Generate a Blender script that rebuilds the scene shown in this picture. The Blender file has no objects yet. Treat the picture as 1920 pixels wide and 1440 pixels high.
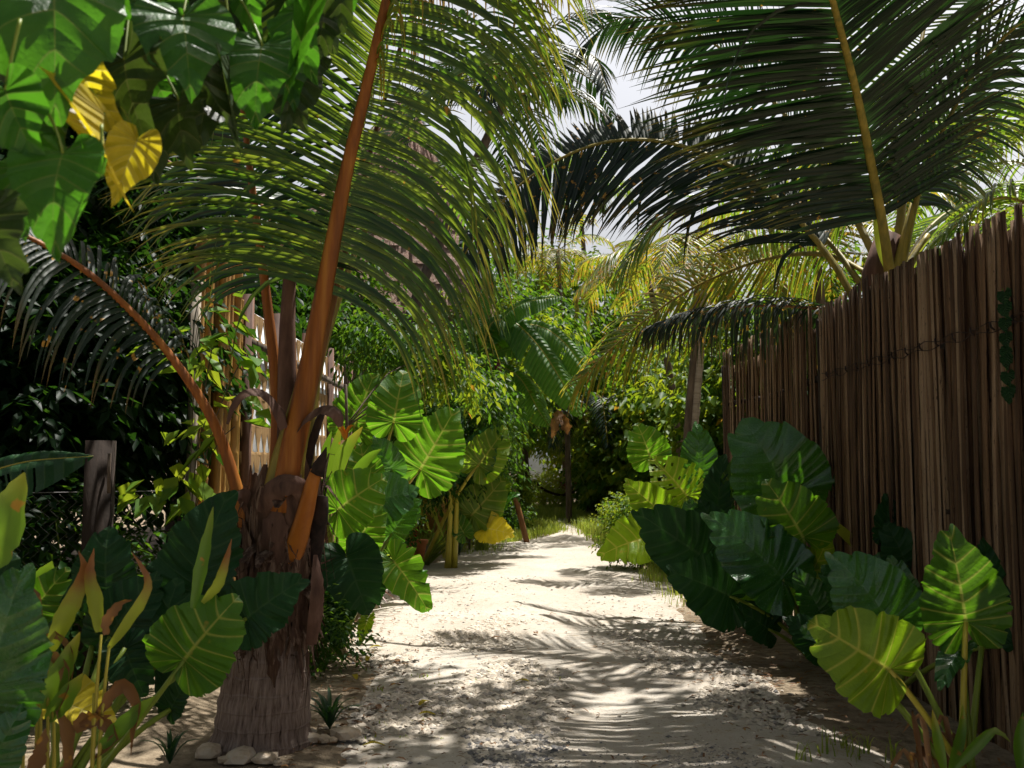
import bpy, bmesh, math, random
import numpy as np
from mathutils import Vector, Matrix, noise
R = random.Random(11)
PI = math.pi
V = Vector
sc = bpy.context.scene
COL = sc.collection
# ------------------------------------------------------------------ camera
F, CX, CY = 1844.0, 960.0, 720.0
PITCH = math.atan(158 / F)
EYE = V((0, 0, 1.5))
FW, UP = V((0, math.cos(PITCH), math.sin(PITCH))), V((0, -math.sin(PITCH), math.cos(PITCH)))
def P(x, y, Y):
    r = FW * F + V((1, 0, 0)) * (x - CX) - UP * (y - CY)
    return EYE + r * (Y / r.y)
def G(x, y):
    r = FW * F + V((1, 0, 0)) * (x - CX) - UP * (y - CY)
    return EYE + r * (-EYE.z / r.z)
cam = bpy.data.cameras.new('camera')
co = bpy.data.objects.new('camera', cam); COL.objects.link(co)
co.location = EYE; co.rotation_euler = (PI / 2 + PITCH, 0, 0)
cam.sensor_width = 36; cam.lens = 36 * F / 1920; cam.clip_end = 2000; cam.clip_start = .05
cam.dof.use_dof = True; cam.dof.focus_distance = 8; cam.dof.aperture_fstop = 4.5
sc.camera = co
# ------------------------------------------------------------------ light
SUN = V((.22, .28, .93)).normalized()
EL, AZ = math.asin(SUN.z), math.atan2(SUN.x, SUN.y)
w = bpy.data.worlds.new('World'); sc.world = w; w.use_nodes = True
nt = w.node_tree; nt.nodes.clear()
sky = nt.nodes.new('ShaderNodeTexSky'); sky.sky_type = 'NISHITA'; sky.sun_disc = False
sky.sun_elevation = EL; sky.sun_rotation = AZ; sky.dust_density = 9.0; sky.air_density = 1.0; sky.ozone_density = 1.0
bg = nt.nodes.new('ShaderNodeBackground'); bg.inputs[1].default_value = SKY = .055
ow = nt.nodes.new('ShaderNodeOutputWorld')
# humid tropical haze: the sky whitens and brightens towards the horizon
hs_ = nt.nodes.new('ShaderNodeHueSaturation'); nt.links.new(sky.outputs[0], hs_.inputs['Color'])
tc_ = nt.nodes.new('ShaderNodeTexCoord'); sx_ = nt.nodes.new('ShaderNodeSeparateXYZ'); nt.links.new(tc_.outputs['Generated'], sx_.inputs[0])
for out_, lo_, hi_ in (('Saturation', .42, .9), ('Value', 2.15, .55)):
    mr_ = nt.nodes.new('ShaderNodeMapRange'); mr_.inputs[1].default_value = .40; mr_.inputs[2].default_value = .72
    mr_.inputs[3].default_value = lo_; mr_.inputs[4].default_value = hi_
    nt.links.new(sx_.outputs[2], mr_.inputs[0]); nt.links.new(mr_.outputs[0], hs_.inputs[out_])
nt.links.new(hs_.outputs[0], bg.inputs[0]); nt.links.new(bg.outputs[0], ow.inputs[0])
sl = bpy.data.lights.new('sun', 'SUN'); sl.energy = 5.0; sl.angle = math.radians(.5); sl.color = (1, .96, .90)
so = bpy.data.objects.new('sun', sl); COL.objects.link(so); so.rotation_euler = SUN.to_track_quat('Z', 'Y').to_euler()
so.location = (8, 8, 20)
vs = sc.view_settings; vs.view_transform = 'Standard'; vs.look = 'None'; vs.gamma = 1; vs.exposure = .72
cy = sc.cycles
cy.max_bounces = 7; cy.diffuse_bounces = 2; cy.glossy_bounces = 2; cy.transmission_bounces = 3; cy.transparent_max_bounces = 4
cy.caustics_reflective = False; cy.caustics_refractive = False
cy.use_adaptive_sampling = True; cy.adaptive_threshold = .02
# ------------------------------------------------------------------ object helpers
def tag(o, label=None, cat=None, group=None, kind=None):
    for k, v in (('label', label), ('category', cat), ('group', group), ('kind', kind)):
        if v: o[k] = v
    return o
def thing(name, loc, label, cat, group=None):
    o = bpy.data.objects.new(name, None); COL.objects.link(o); o.location = loc
    o.empty_display_size = .1
    o.matrix_world = Matrix.Translation(loc)
    return tag(o, label, cat, group)
class MB:
    def __init__(s): s.v, s.f, s.uv, s.m = [], [], [], []
    def add(s, co, uv=(0, 0)):
        s.v.append(tuple(co)); s.uv.append(tuple(uv)); return len(s.v) - 1
    def face(s, *i, m=0): s.f.append(i); s.m.append(m)
    def mesh(s, name, mats, smooth=True):
        me = bpy.data.meshes.new(name); me.from_pydata(s.v, [], s.f)
        ul = me.uv_layers.new(name='UVMap')
        li = np.empty(len(me.loops), dtype=np.int32); me.loops.foreach_get('vertex_index', li)
        ul.data.foreach_set('uv', np.array(s.uv, dtype=np.float32)[li].ravel())
        for mt in (mats if isinstance(mats, (list, tuple)) else [mats]): me.materials.append(mt)
        me.polygons.foreach_set('material_index', s.m)
        me.polygons.foreach_set('use_smooth', [smooth] * len(s.f))
        me.update(); return me
    def build(s, name, mats, parent=None, smooth=True):
        """verts are world coordinates; with a parent they become local to it"""
        if parent is not None:
            b = parent.matrix_world.translation
            while_p = parent
            s.v = [(x - b.x, y - b.y, z - b.z) for x, y, z in s.v]
        o = bpy.data.objects.new(name, s.mesh(name, mats, smooth)); COL.objects.link(o)
        if parent is not None:
            o.parent = parent; o.matrix_world = parent.matrix_world.copy()
        return o
    def box(s, c, sx, sy, sz, rz=0, m=0, rot=None):
        M = rot or Matrix.Rotation(rz, 3, 'Z'); b = len(s.v)
        for i in (-1, 1):
            for j in (-1, 1):
                for k in (-1, 1): s.add(V(c) + M @ V((i * sx / 2, j * sy / 2, k * sz / 2)), (k * .5 + .5, .5 + .5 * j))
        for q in ((0, 1, 3, 2), (4, 6, 7, 5), (0, 4, 5, 1), (2, 3, 7, 6), (0, 2, 6, 4), (1, 5, 7, 3)): s.face(*[b + i for i in q], m=m)
    def tube(s, pts, rad, n=8, m=0, flat=1.0, hint=V((1, 0, 0)), cap=True, rnd=0):
        b0 = len(s.v); N = len(pts); u = 0
        for i, p in enumerate(pts):
            t = (pts[min(i + 1, N - 1)] - pts[max(i - 1, 0)])
            t = t.normalized() if t.length > 1e-9 else V((0, 0, 1))
            a = hint - t * t.dot(hint)
            if a.length < 1e-3: a = t.orthogonal()
            a.normalize(); c = t.cross(a)
            r = rad[i] if isinstance(rad, (list, tuple)) else rad
            if i: u += (p - pts[i - 1]).length
            for k in range(n):
                an = 2 * PI * k / n; rr = r * (1 + (R.uniform(-rnd, rnd) if rnd else 0))
                s.add(p + a * (math.cos(an) * rr) + c * (math.sin(an) * rr * flat), (u, k / n))
        for i in range(N - 1):
            for k in range(n):
                k2 = (k + 1) % n; q = b0 + i * n
                s.face(q + k, q + k2, q + n + k2, q + n + k, m=m)
        if cap:
            s.face(*[b0 + k for k in range(n)][::-1], m=m); s.face(*[b0 + (N - 1) * n + k for k in range(n)], m=m)
def spline(pts, n):
    pts = [V(p) for p in pts]
    if len(pts) == 2: return [pts[0].lerp(pts[1], i / (n - 1)) for i in range(n)]
    out = []; q = [2 * pts[0] - pts[1]] + pts + [2 * pts[-1] - pts[-2]]
    # arc-length-ish parameter
    L = [0]
    for a, b in zip(pts, pts[1:]): L.append(L[-1] + (b - a).length)
    for i in range(n):
        s = L[-1] * i / (n - 1); k = 0
        while k < len(pts) - 2 and s > L[k + 1]: k += 1
        t = (s - L[k]) / max(1e-9, L[k + 1] - L[k])
        a, b, c, d = q[k:k + 4]
        out.append(.5 * ((2 * b) + (c - a) * t + (2 * a - 5 * b + 4 * c - d) * t * t + (3 * b - a - 3 * c + d) * t ** 3))
    return out
def lerp(a, b, t): return a + (b - a) * t
def interp(x, xs, ys): return float(np.interp(x, xs, ys))
# ------------------------------------------------------------------ materials
class NT:
    def __init__(s, name):
        s.m = bpy.data.materials.new(name); s.m.use_nodes = True; s.t = s.m.node_tree; s.t.nodes.clear()
        s.out = s.t.nodes.new('ShaderNodeOutputMaterial')
    def n(s, ty, **kw):
        x = s.t.nodes.new('ShaderNode' + ty)
        for k, v in kw.items():
            if k.startswith('i_'):
                key = k[2:]; key = int(key) if key.isdigit() else key.replace('_', ' ')
                s.set(x.inputs[key], v)
            else: setattr(x, k, v)
        return x
    def set(s, inp, v):
        if isinstance(v, bpy.types.NodeSocket): s.t.links.new(v, inp)
        elif isinstance(v, bpy.types.Node): s.t.links.new(v.outputs[0], inp)
        elif isinstance(v, (tuple, list)) and len(v) == 3 and inp.type == 'RGBA': inp.default_value = (*v, 1)
        else: inp.default_value = v
    def math(s, op, a, b=0, c=None, clamp=False):
        x = s.n('Math', operation=op, use_clamp=clamp); s.set(x.inputs[0], a); s.set(x.inputs[1], b)
        if c is not None: s.set(x.inputs[2], c)
        return x.outputs[0]
    def mix(s, f, a, b):
        x = s.n('Mix', data_type='RGBA'); s.set(x.inputs[0], f); s.set(x.inputs[6], a); s.set(x.inputs[7], b); return x.outputs[2]
    def ramp(s, f, *st):
        x = s.n('ValToRGB'); s.set(x.inputs[0], f); e = x.color_ramp.elements
        while len(e) < len(st): e.new(.5)
        for el, (p, c) in zip(e, st): el.position = p; el.color = (*c, 1)
        return x.outputs[0]
    def rng(s, f, a, b, c=0, d=1):
        x = s.n('MapRange'); s.set(x.inputs[0], f)
        for i, v in enumerate((a, b, c, d)): s.set(x.inputs[i + 1], v)
        return x.outputs[0]
    def noise(s, vec, scale, detail=3, rough=.55):
        x = s.n('TexNoise'); s.set(x.inputs['Vector'], vec); x.inputs['Scale'].default_value = scale
        x.inputs['Detail'].default_value = detail; x.inputs['Roughness'].default_value = rough; return x.outputs[0]
    def obj(s): return s.n('TexCoord').outputs['Object']
    def geo(s): return s.n('NewGeometry').outputs['Position']
    def uv(s):
        x = s.n('SeparateXYZ'); s.set(x.inputs[0], s.n('TexCoord').outputs['UV']); return x.outputs[0], x.outputs[1]
    def scale(s, vec, v):
        x = s.n('VectorMath', operation='MULTIPLY'); s.set(x.inputs[0], vec); x.inputs[1].default_value = v; return x.outputs[0]
    def pbsdf(s, col, rough=.6, spec=.5, bump=None, bs=.3, bd=.01):
        p = s.n('BsdfPrincipled'); s.set(p.inputs['Base Color'], col); s.set(p.inputs['Roughness'], rough)
        p.inputs['Specular IOR Level'].default_value = spec
        if bump is not None:
            b = s.n('Bump'); b.inputs['Strength'].default_value = bs; b.inputs['Distance'].default_value = bd
            s.set(b.inputs['Height'], bump); s.set(p.inputs['Normal'], b.outputs[0])
        return p
    def end(s, sh): s.t.links.new(sh.outputs[0], s.out.inputs[0]); return s.m
    def leafend(s, p, tcol, f):
        t = s.n('BsdfTranslucent'); s.set(t.inputs[0], tcol)
        if p.inputs['Normal'].is_linked: s.set(t.inputs[1], p.inputs['Normal'].links[0].from_socket)
        x = s.n('MixShader'); x.inputs[0].default_value = f
        s.t.links.new(p.outputs[0], x.inputs[1]); s.t.links.new(t.outputs[0], x.inputs[2]); return s.end(x)

def blade_mat(name, dark, light, vein, trans, nv=10, rough=.38, tf=.42, vs=1.0, spots=0.0, spec=.4, vw=1.0):
    """broad leaf: UV u runs along the vein fan, v from midrib (0) to margin (1)"""
    k = NT(name); u, v = k.uv()
    fr = k.math('ABSOLUTE', k.math('SUBTRACT', k.math('FRACT', k.math('MULTIPLY', u, nv)), .5))
    wv = k.rng(v, 0, 1, .13 * vw, .05 * vw)
    lat = k.math('SUBTRACT', 1, k.math('DIVIDE', fr, wv), clamp=True)
    mid = k.math('SUBTRACT', 1, k.math('DIVIDE', v, .06 * vw), clamp=True)
    vm = k.math('MULTIPLY', k.math('MAXIMUM', k.math('MULTIPLY', lat, 1.0), k.math('MULTIPLY', mid, 1.5), clamp=True), vs, clamp=True)
    n1 = k.noise(k.geo(), 9, 3); n2 = k.noise(k.geo(), 60, 2)
    base = k.mix(k.rng(n1, .3, .7), dark, light)
    if spots:
        sp = k.rng(k.noise(k.geo(), 16, 2), .70 - spots, .76 - spots * .7)
        base = k.mix(sp, base, (.34, .22, .03))
    col = k.mix(vm, base, vein)
    tc = k.mix(k.rng(n1, .3, .7), trans, tuple(min(1, c * 1.25) for c in trans))
    tc = k.mix(k.math('MULTIPLY', vm, .8), tc, tuple(min(1, c * 1.2 + .02) for c in vein))
    bh = k.math('ADD', k.math('MULTIPLY', k.math('SUBTRACT', 0, fr), 1.0), k.math('MULTIPLY', n2, .15))
    p = k.pbsdf(col, k.rng(n2, .2, .8, rough - .06, rough + .1), spec, bh, .8, .03)
    return k.leafend(p, tc, tf)
def frond_mat(name, cols, trans, tip=None, spots=.1, rough=.42, tf=.38):
    """palm leaflets / strap leaves: UV u along the blade, v random per blade"""
    k = NT(name); u, v = k.uv()
    n1 = k.noise(k.geo(), 5, 2)
    f = k.math('ADD', k.math('MULTIPLY', v, .7), k.math('MULTIPLY', n1, .3))
    col = k.ramp(f, *[(i / max(1, len(cols) - 1), c) for i, c in enumerate(cols)])
    tc = k.mix(f, trans[0], trans[1])
    sp = k.rng(k.noise(k.geo(), 14, 2), .70 - spots, .75 - spots)
    col = k.mix(sp, col, (.42, .22, .03)); tc = k.mix(sp, tc, (.6, .33, .04))
    if tip:
        tp = k.math('MULTIPLY', k.rng(u, .62, 1.0), k.rng(v, .2, .9), clamp=True)
        col = k.mix(tp, col, tip); tc = k.mix(tp, tc, tuple(min(1, c * 1.3) for c in tip))
    p = k.pbsdf(col, rough, .42)
    return k.leafend(p, tc, tf)
def crown_mat(name, cols, t0, t1, rough=.45, tf=.35, odd=None):
    k = NT(name); u, v = k.uv()
    f = k.math('ADD', k.math('MULTIPLY', v, .75), k.math('MULTIPLY', k.noise(k.geo(), 1.6, 2), .25))
    col = k.ramp(f, *[(i / max(1, len(cols) - 1), c) for i, c in enumerate(cols)])
    tc = k.mix(v, t0, t1)
    if odd:
        o = k.math('GREATER_THAN', v, .965); col = k.mix(o, col, odd); tc = k.mix(o, tc, odd)
    return k.leafend(k.pbsdf(col, rough, .13), tc, tf)
def plain(name, c1, c2, scale=6, rough=.7, stretch=(1, 1, 1), bs=.4, bd=.01, spec=.3, detail=5, c3=None):
    k = NT(name); vv = k.scale(k.geo(), stretch)
    n1 = k.noise(vv, scale, detail, .6)
    st = [(.3, c1), (.7, c2)] if not c3 else [(.28, c1), (.5, c2), (.72, c3)]
    return k.end(k.pbsdf(k.ramp(n1, *st), rough, spec, n1, bs, bd))
M = {}
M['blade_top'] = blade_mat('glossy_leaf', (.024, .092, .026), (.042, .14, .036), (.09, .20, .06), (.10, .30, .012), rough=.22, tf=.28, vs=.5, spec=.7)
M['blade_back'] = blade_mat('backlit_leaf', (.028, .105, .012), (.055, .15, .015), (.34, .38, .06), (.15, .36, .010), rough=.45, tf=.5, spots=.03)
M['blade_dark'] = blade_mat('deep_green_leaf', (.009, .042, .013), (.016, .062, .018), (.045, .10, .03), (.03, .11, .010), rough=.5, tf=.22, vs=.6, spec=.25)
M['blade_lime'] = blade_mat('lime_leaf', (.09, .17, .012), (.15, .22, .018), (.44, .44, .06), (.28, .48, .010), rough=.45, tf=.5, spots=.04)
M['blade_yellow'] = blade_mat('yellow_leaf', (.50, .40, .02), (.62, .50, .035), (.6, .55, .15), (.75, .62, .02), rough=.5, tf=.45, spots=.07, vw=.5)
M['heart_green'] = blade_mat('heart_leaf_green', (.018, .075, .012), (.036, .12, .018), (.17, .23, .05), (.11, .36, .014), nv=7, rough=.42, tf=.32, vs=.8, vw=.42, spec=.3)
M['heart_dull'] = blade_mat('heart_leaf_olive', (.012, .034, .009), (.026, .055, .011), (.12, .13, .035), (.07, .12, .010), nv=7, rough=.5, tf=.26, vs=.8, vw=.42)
M['frond_dark'] = frond_mat('palm_leaflet_dark', [(.005, .018, .010), (.008, .027, .013), (.015, .036, .015)], ((.008, .035, .005), (.03, .075, .008)), (.16, .13, .025), -.02, .40, .30)  # backlit, shaded look of the fronds put into the leaflet colour
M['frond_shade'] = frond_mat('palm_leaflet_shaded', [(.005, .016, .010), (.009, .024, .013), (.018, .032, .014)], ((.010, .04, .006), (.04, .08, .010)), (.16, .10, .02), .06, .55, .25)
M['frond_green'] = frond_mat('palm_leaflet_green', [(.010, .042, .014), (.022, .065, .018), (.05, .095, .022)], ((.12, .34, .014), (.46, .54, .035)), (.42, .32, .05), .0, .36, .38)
M['frond_yellow'] = frond_mat('palm_leaflet_yellowing', [(.035, .085, .016), (.075, .12, .02), (.20, .17, .028)], ((.18, .34, .02), (.52, .44, .03)), (.55, .33, .03), .12, .4, .45)
M['frond_dry'] = frond_mat('palm_leaflet_dry', [(.20, .12, .04), (.34, .22, .08), (.45, .30, .10)], ((.42, .26, .06), (.6, .4, .1)), None, .05, .6, .35)
M['strap_green'] = frond_mat('strap_leaf_green', [(.05, .14, .015), (.09, .2, .02), (.14, .25, .03)], ((.22, .48, .02), (.4, .58, .04)), (.45, .36, .04), .02, .36, .4)
M['strap_dark'] = frond_mat('strap_leaf_dark', [(.014, .05, .02), (.02, .07, .03)], ((.06, .18, .02), (.1, .25, .03)), None, 0, .36, .3)
M['strap_lime'] = frond_mat('strap_leaf_lime', [(.10, .17, .02), (.24, .28, .03), (.45, .40, .08)], ((.4, .5, .04), (.7, .62, .08)), None, 0, .4, .42)
M['strap_red'] = frond_mat('strap_leaf_red', [(.06, .012, .012), (.14, .03, .02), (.09, .05, .02)], ((.2, .03, .02), (.35, .1, .03)), None, 0, .4, .3)
M['strap_brown'] = frond_mat('dried_leaf', [(.10, .045, .018), (.17, .08, .03), (.27, .15, .06)], ((.3, .13, .03), (.4, .2, .05)), None, .04, .6, .22)
k = NT('browning_leaf'); u_, v_ = k.uv()
f_ = k.rng(k.math('ADD', u_, k.math('MULTIPLY', k.noise(k.geo(), 20, 2), .2)), .55, .85)
M['strap_tip'] = k.leafend(k.pbsdf(k.mix(f_, (.24, .28, .02), (.24, .10, .03)), .5), k.mix(f_, (.5, .6, .03), (.4, .17, .04)), .4)
M['banana'] = blade_mat('banana_leaf', (.025, .095, .015), (.05, .14, .02), (.26, .34, .06), (.22, .5, .02), nv=34, spec=.25, rough=.45, tf=.36, vs=.7)
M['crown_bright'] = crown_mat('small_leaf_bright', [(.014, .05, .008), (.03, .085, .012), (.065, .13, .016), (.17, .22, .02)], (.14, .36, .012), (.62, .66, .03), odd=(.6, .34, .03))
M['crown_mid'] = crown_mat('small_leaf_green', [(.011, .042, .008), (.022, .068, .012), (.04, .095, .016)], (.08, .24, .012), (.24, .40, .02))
M['crown_dark'] = crown_mat('small_leaf_dark', [(.003, .014, .005), (.006, .023, .007), (.011, .036, .010)], (.02, .075, .006), (.06, .15, .010))  # shade inside the thickets put into the leaf colour
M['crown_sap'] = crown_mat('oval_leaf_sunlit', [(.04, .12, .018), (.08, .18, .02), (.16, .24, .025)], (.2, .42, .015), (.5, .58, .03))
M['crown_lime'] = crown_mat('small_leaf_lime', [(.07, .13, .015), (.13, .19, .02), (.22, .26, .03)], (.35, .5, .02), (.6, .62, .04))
M['grass'] = frond_mat('grass_blade', [(.10, .19, .02), (.19, .27, .03), (.34, .33, .07)], ((.34, .52, .03), (.6, .6, .08)), None, 0, .5, .35)
M['stalk'] = plain('leaf_stalk', (.11, .17, .02), (.22, .28, .035), 14, .45, (1, 1, .2), .1)
M['stalk_y'] = plain('yellow_leaf_stalk', (.30, .26, .03), (.42, .36, .05), 14, .4, (1, 1, .2), .1)
M['rib_orange'] = plain('orange_midrib', (.13, .045, .012), (.27, .085, .012), 17, .55, (1, 1, .07), .7, .012, spec=.3, detail=7, c3=(.42, .17, .025))
M['rib_green'] = plain('green_midrib', (.10, .10, .02), (.24, .19, .03), 15, .5, (1, 1, .08), .5, .01, spec=.3, detail=7, c3=(.36, .27, .05))
M['rib_brown'] = plain('brown_midrib', (.12, .05, .02), (.24, .11, .03), 8, .6, (1, 1, .3), .2)
M['fibre'] = plain('palm_fibre', (.025, .013, .009), (.085, .045, .028), 30, .9, (1, 1, .10), 1, .015, c3=(.30, .21, .15))
M['sheath'] = plain('dried_sheath', (.05, .024, .016), (.12, .062, .042), 16, .75, (1, 1, .2), .6, c3=(.19, .11, .08))
M['bark'] = plain('bark', (.06, .045, .032), (.16, .12, .09), 14, .9, (1, 1, .25), .8, .02)
M['bark_dark'] = plain('dark_bark', (.014, .010, .007), (.042, .028, .02), 12, .9, (1, 1, .25), .8, .02)
M['bark_pale'] = plain('pale_palm_bark', (.20, .16, .12), (.42, .36, .30), 10, .85, (.4, .4, 3), .6, .01)
M['rust_stub'] = plain('cut_frond_orange', (.30, .09, .012), (.48, .17, .02), 10, .5, (1, 1, .3), .3)
M['charred'] = plain('dark_cut_end', (.012, .008, .007), (.05, .03, .022), 20, .9)
M['red_paint'] = plain('red_paint', (.30, .028, .012), (.42, .05, .02), 8, .5)
M['terracotta'] = plain('terracotta', (.36, .12, .04), (.50, .19, .07), 9, .8)
M['white'] = plain('white_cloth', (.70, .72, .76), (.82, .83, .85), 5, .7)
M['pale_wood'] = plain('pale_post', (.20, .16, .12), (.34, .29, .23), 12, .8, (1, 1, .1))
M['plaster'] = plain('blue_white_plaster', (.46, .53, .60), (.62, .68, .73), 3, .85)
M['rock'] = plain('coral_rock', (.34, .26, .17), (.55, .44, .32), 14, .9, bs=.8, bd=.02, c3=(.6, .53, .44))
M['thatch'] = plain('thatch', (.16, .09, .06), (.34, .22, .17), 22, .95, (1, 1, .22), 1, .03, c3=(.52, .40, .34))
M['wire'] = plain('galvanised_wire', (.10, .10, .10), (.2, .19, .18), 20, .5, spec=.4)
M['dark_red'] = plain('purple_bud', (.10, .015, .02), (.2, .04, .04), 12, .45)
M['flower'] = plain('orange_flower', (.75, .20, .02), (.85, .40, .03), 20, .5)
# bamboo poles, sunny
k = NT('bamboo_pole'); u_, v_ = k.uv()
n1 = k.noise(k.scale(k.geo(), (1, 1, .12)), 14, 4)
M['bamboo'] = k.end(k.pbsdf(k.ramp(n1, (.3, (.22, .10, .025)), (.55, (.42, .23, .06)), (.75, (.54, .33, .11))), .45, .4, n1, .15))
# split bamboo slats, weathered; UV v is random per slat
k = NT('weathered_bamboo'); u_, v_ = k.uv()
n1 = k.noise(k.scale(k.geo(), (1, 1, .07)), 34, 5, .65); n2 = k.noise(k.geo(), 2.2, 3); n3 = k.noise(k.scale(k.geo(), (1, 1, .4)), 60, 2)
f_ = k.math('ADD', k.math('MULTIPLY', n1, .55), k.math('ADD', k.math('MULTIPLY', v_, .42), k.math('MULTIPLY', n2, .10)))
c_ = k.ramp(f_, (.2, (.02, .010, .006)), (.40, (.072, .038, .019)), (.58, (.155, .090, .047)), (.76, (.28, .195, .125)))
c_ = k.mix(k.rng(n3, .62, .74), c_, (.03, .016, .01))
M['slat'] = k.end(k.pbsdf(c_, .75, .25, n1, .6, .006))
M['splint'] = plain('brown_splints', (.15, .08, .03), (.32, .19, .08), 20, .7, (1, 1, .1), .4, c3=(.44, .30, .15))  # tan-brown of the woven panel's own splints
# swollen palm base: ring scars and vertical cracks
k = NT('palm_base'); g_ = k.geo(); xs = k.n('SeparateXYZ'); k.set(xs.inputs[0], g_)
u_, v_ = k.uv()
wob = k.noise(k.scale(g_, (6, 6, 10)), 1, 2)
crk = k.noise(k.scale(k.n('TexCoord').outputs['UV'], (7, 95, 1)), 1, 3, .7)
ring = k.math('ABSOLUTE', k.math('SUBTRACT', k.math('FRACT', k.math('ADD', k.math('MULTIPLY', xs.outputs[2], 11), k.math('MULTIPLY', wob, .55))), .5))
rm = k.rng(ring, 0, .10, 1, 0)
h_ = k.math('SUBTRACT', crk, k.math('MULTIPLY', rm, -.25))
c_ = k.ramp(crk, (.30, (.03, .02, .016)), (.40, (.17, .12, .095)), (.70, (.36, .28, .235)))
c_ = k.mix(k.math('MULTIPLY', rm, k.rng(k.noise(g_, 7, 2), .4, .65, 0, .6)), c_, (.32, .26, .23))
M['palm_base'] = k.end(k.pbsdf(c_, .85, .2, h_, .8, .022))
# ground and path
k = NT('sandy_soil'); g_ = k.geo(); n1 = k.noise(g_, .8, 4); n2 = k.noise(g_, 9, 5, .7); n3 = k.noise(g_, 70, 3)
c_ = k.mix(k.rng(n1, .35, .65), (.22, .17, .115), (.34, .275, .19))
c_ = k.mix(k.rng(n2, .45, .7), c_, (.11, .08, .05))
M['soil'] = k.end(k.pbsdf(c_, .95, .15, k.math('ADD', n2, k.math('MULTIPLY', n3, .4)), .9, .03))
k = NT('coral_sand'); g_ = k.geo(); n1 = k.noise(g_, .9, 3); n2 = k.noise(g_, 11, 5, .7); n3 = k.noise(g_, 90, 3, .7); n4 = k.noise(g_, 34, 2)
c_ = k.mix(k.rng(n1, .36, .64), (.44, .39, .325), (.51, .47, .405))
c_ = k.mix(k.rng(n2, .52, .74), c_, (.40, .32, .22))
c_ = k.mix(k.rng(n4, .64, .70), c_, (.26, .20, .15))
c_ = k.mix(k.rng(n3, .62, .72), c_, (.20, .17, .15))
M['sand'] = k.end(k.pbsdf(c_, .95, .1, k.math('ADD', n2, k.math('MULTIPLY', n3, .5)), .8, .02))
k = NT('gravel_stone'); u_, v_ = k.uv()
n1 = k.noise(k.geo(), 60, 2)
c_ = k.ramp(v_, (0, (.10, .10, .11)), (.16, (.24, .23, .22)), (.42, (.46, .40, .32)), (.8, (.60, .53, .43)), (1, (.68, .62, .54)))
M['gravel'] = k.end(k.pbsdf(c_, .9, .15, n1, .4, .004))
# ------------------------------------------------------------------ broad leaf blades
ALO = [(0, 0), (.014, -.09), (.06, -.185), (.15, -.235), (.26, -.21), (.35, -.11), (.40, .04), (.40, .21), (.355, .38), (.27, .52), (.16, .635), (.06, .71), (0, .74)]
HRT = [(0, 0), (.04, -.07), (.12, -.15), (.24, -.16), (.36, -.07), (.43, .08), (.42, .25), (.33, .42), (.20, .57), (.08, .69), (.02, .77), (0, .82)]
BAN = [(0, 0), (.03, .005), (.07, .03), (.115, .08), (.14, .16), (.155, .28), (.155, .42), (.14, .56), (.11, .70), (.07, .80), (.03, .86), (0, .88)]
def blade_mesh(name, outl, bend=.8, fold=.25, rip=.012, ruf=.03, nr=9, seed=0, ns=48, nv=6, torn=0, fan=.34, holes=0, wave=.0):
    rr = random.Random(seed); top = outl[-1][1]
    ol = spline([V((x / top, y / top, 0)) for x, y in outl], ns + 1)
    mb = MB()
    def curve(x, y, z, s, v):
        z += fold * abs(x) * (1 - .3 * abs(x)) + rip * (1 - 2 * abs(math.sin(PI * s * nr)) ** .7) * v ** .7 * (.12 if s < .25 else min(1, .12 + (s - .25) * 4)) + wave * math.sin(y * 7 + ph) * v
        z += ruf * v * v * (math.sin(s * 23 + ph) * .6 + math.sin(s * 41 + ph * 2) * .4)
        b = bend
        if abs(b) > 1e-3:
            yy = math.sin(b * y) / b; zz = -(1 - math.cos(b * y)) / b
            return (x, yy - z * math.sin(b * y), zz + z * math.cos(b * y))
        return (x, y, z)
    for side in (1, -1):
        ph = rr.uniform(0, 6); rows = []; cut = 1
        for i in range(ns + 1):
            s = i / ns; o = ol[i]
            m0 = max(0, (s - fan) / (1 - fan)); m0 = m0 ** 1.05 * o.y if s > fan else 0
            edge = 1 + .02 * math.sin(s * 60 + ph) * math.sin(s * 17)
            if torn: edge *= 1 - (torn * rr.random() if rr.random() < .35 else 0)
            row = []
            for j in range(nv + 1):
                v = j / nv
                x = o.x * v * edge; y = lerp(m0, o.y, v ** 1.25)
                row.append(mb.add(curve(x * side, y, 0, s, v), (s, v)))
            rows.append(row)
        for i in range(ns):
            for j in range(nv):
                if holes and j >= 1 and i > 3 and (i % 5) in (1, 2, 3) and rr.random() < holes: continue
                a, b, c, d = rows[i][j], rows[i][j + 1], rows[i + 1][j + 1], rows[i + 1][j]
                mb.face(*((a, b, c, d) if side > 0 else (d, c, b, a)))
    return mb.mesh(name, [])
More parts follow.
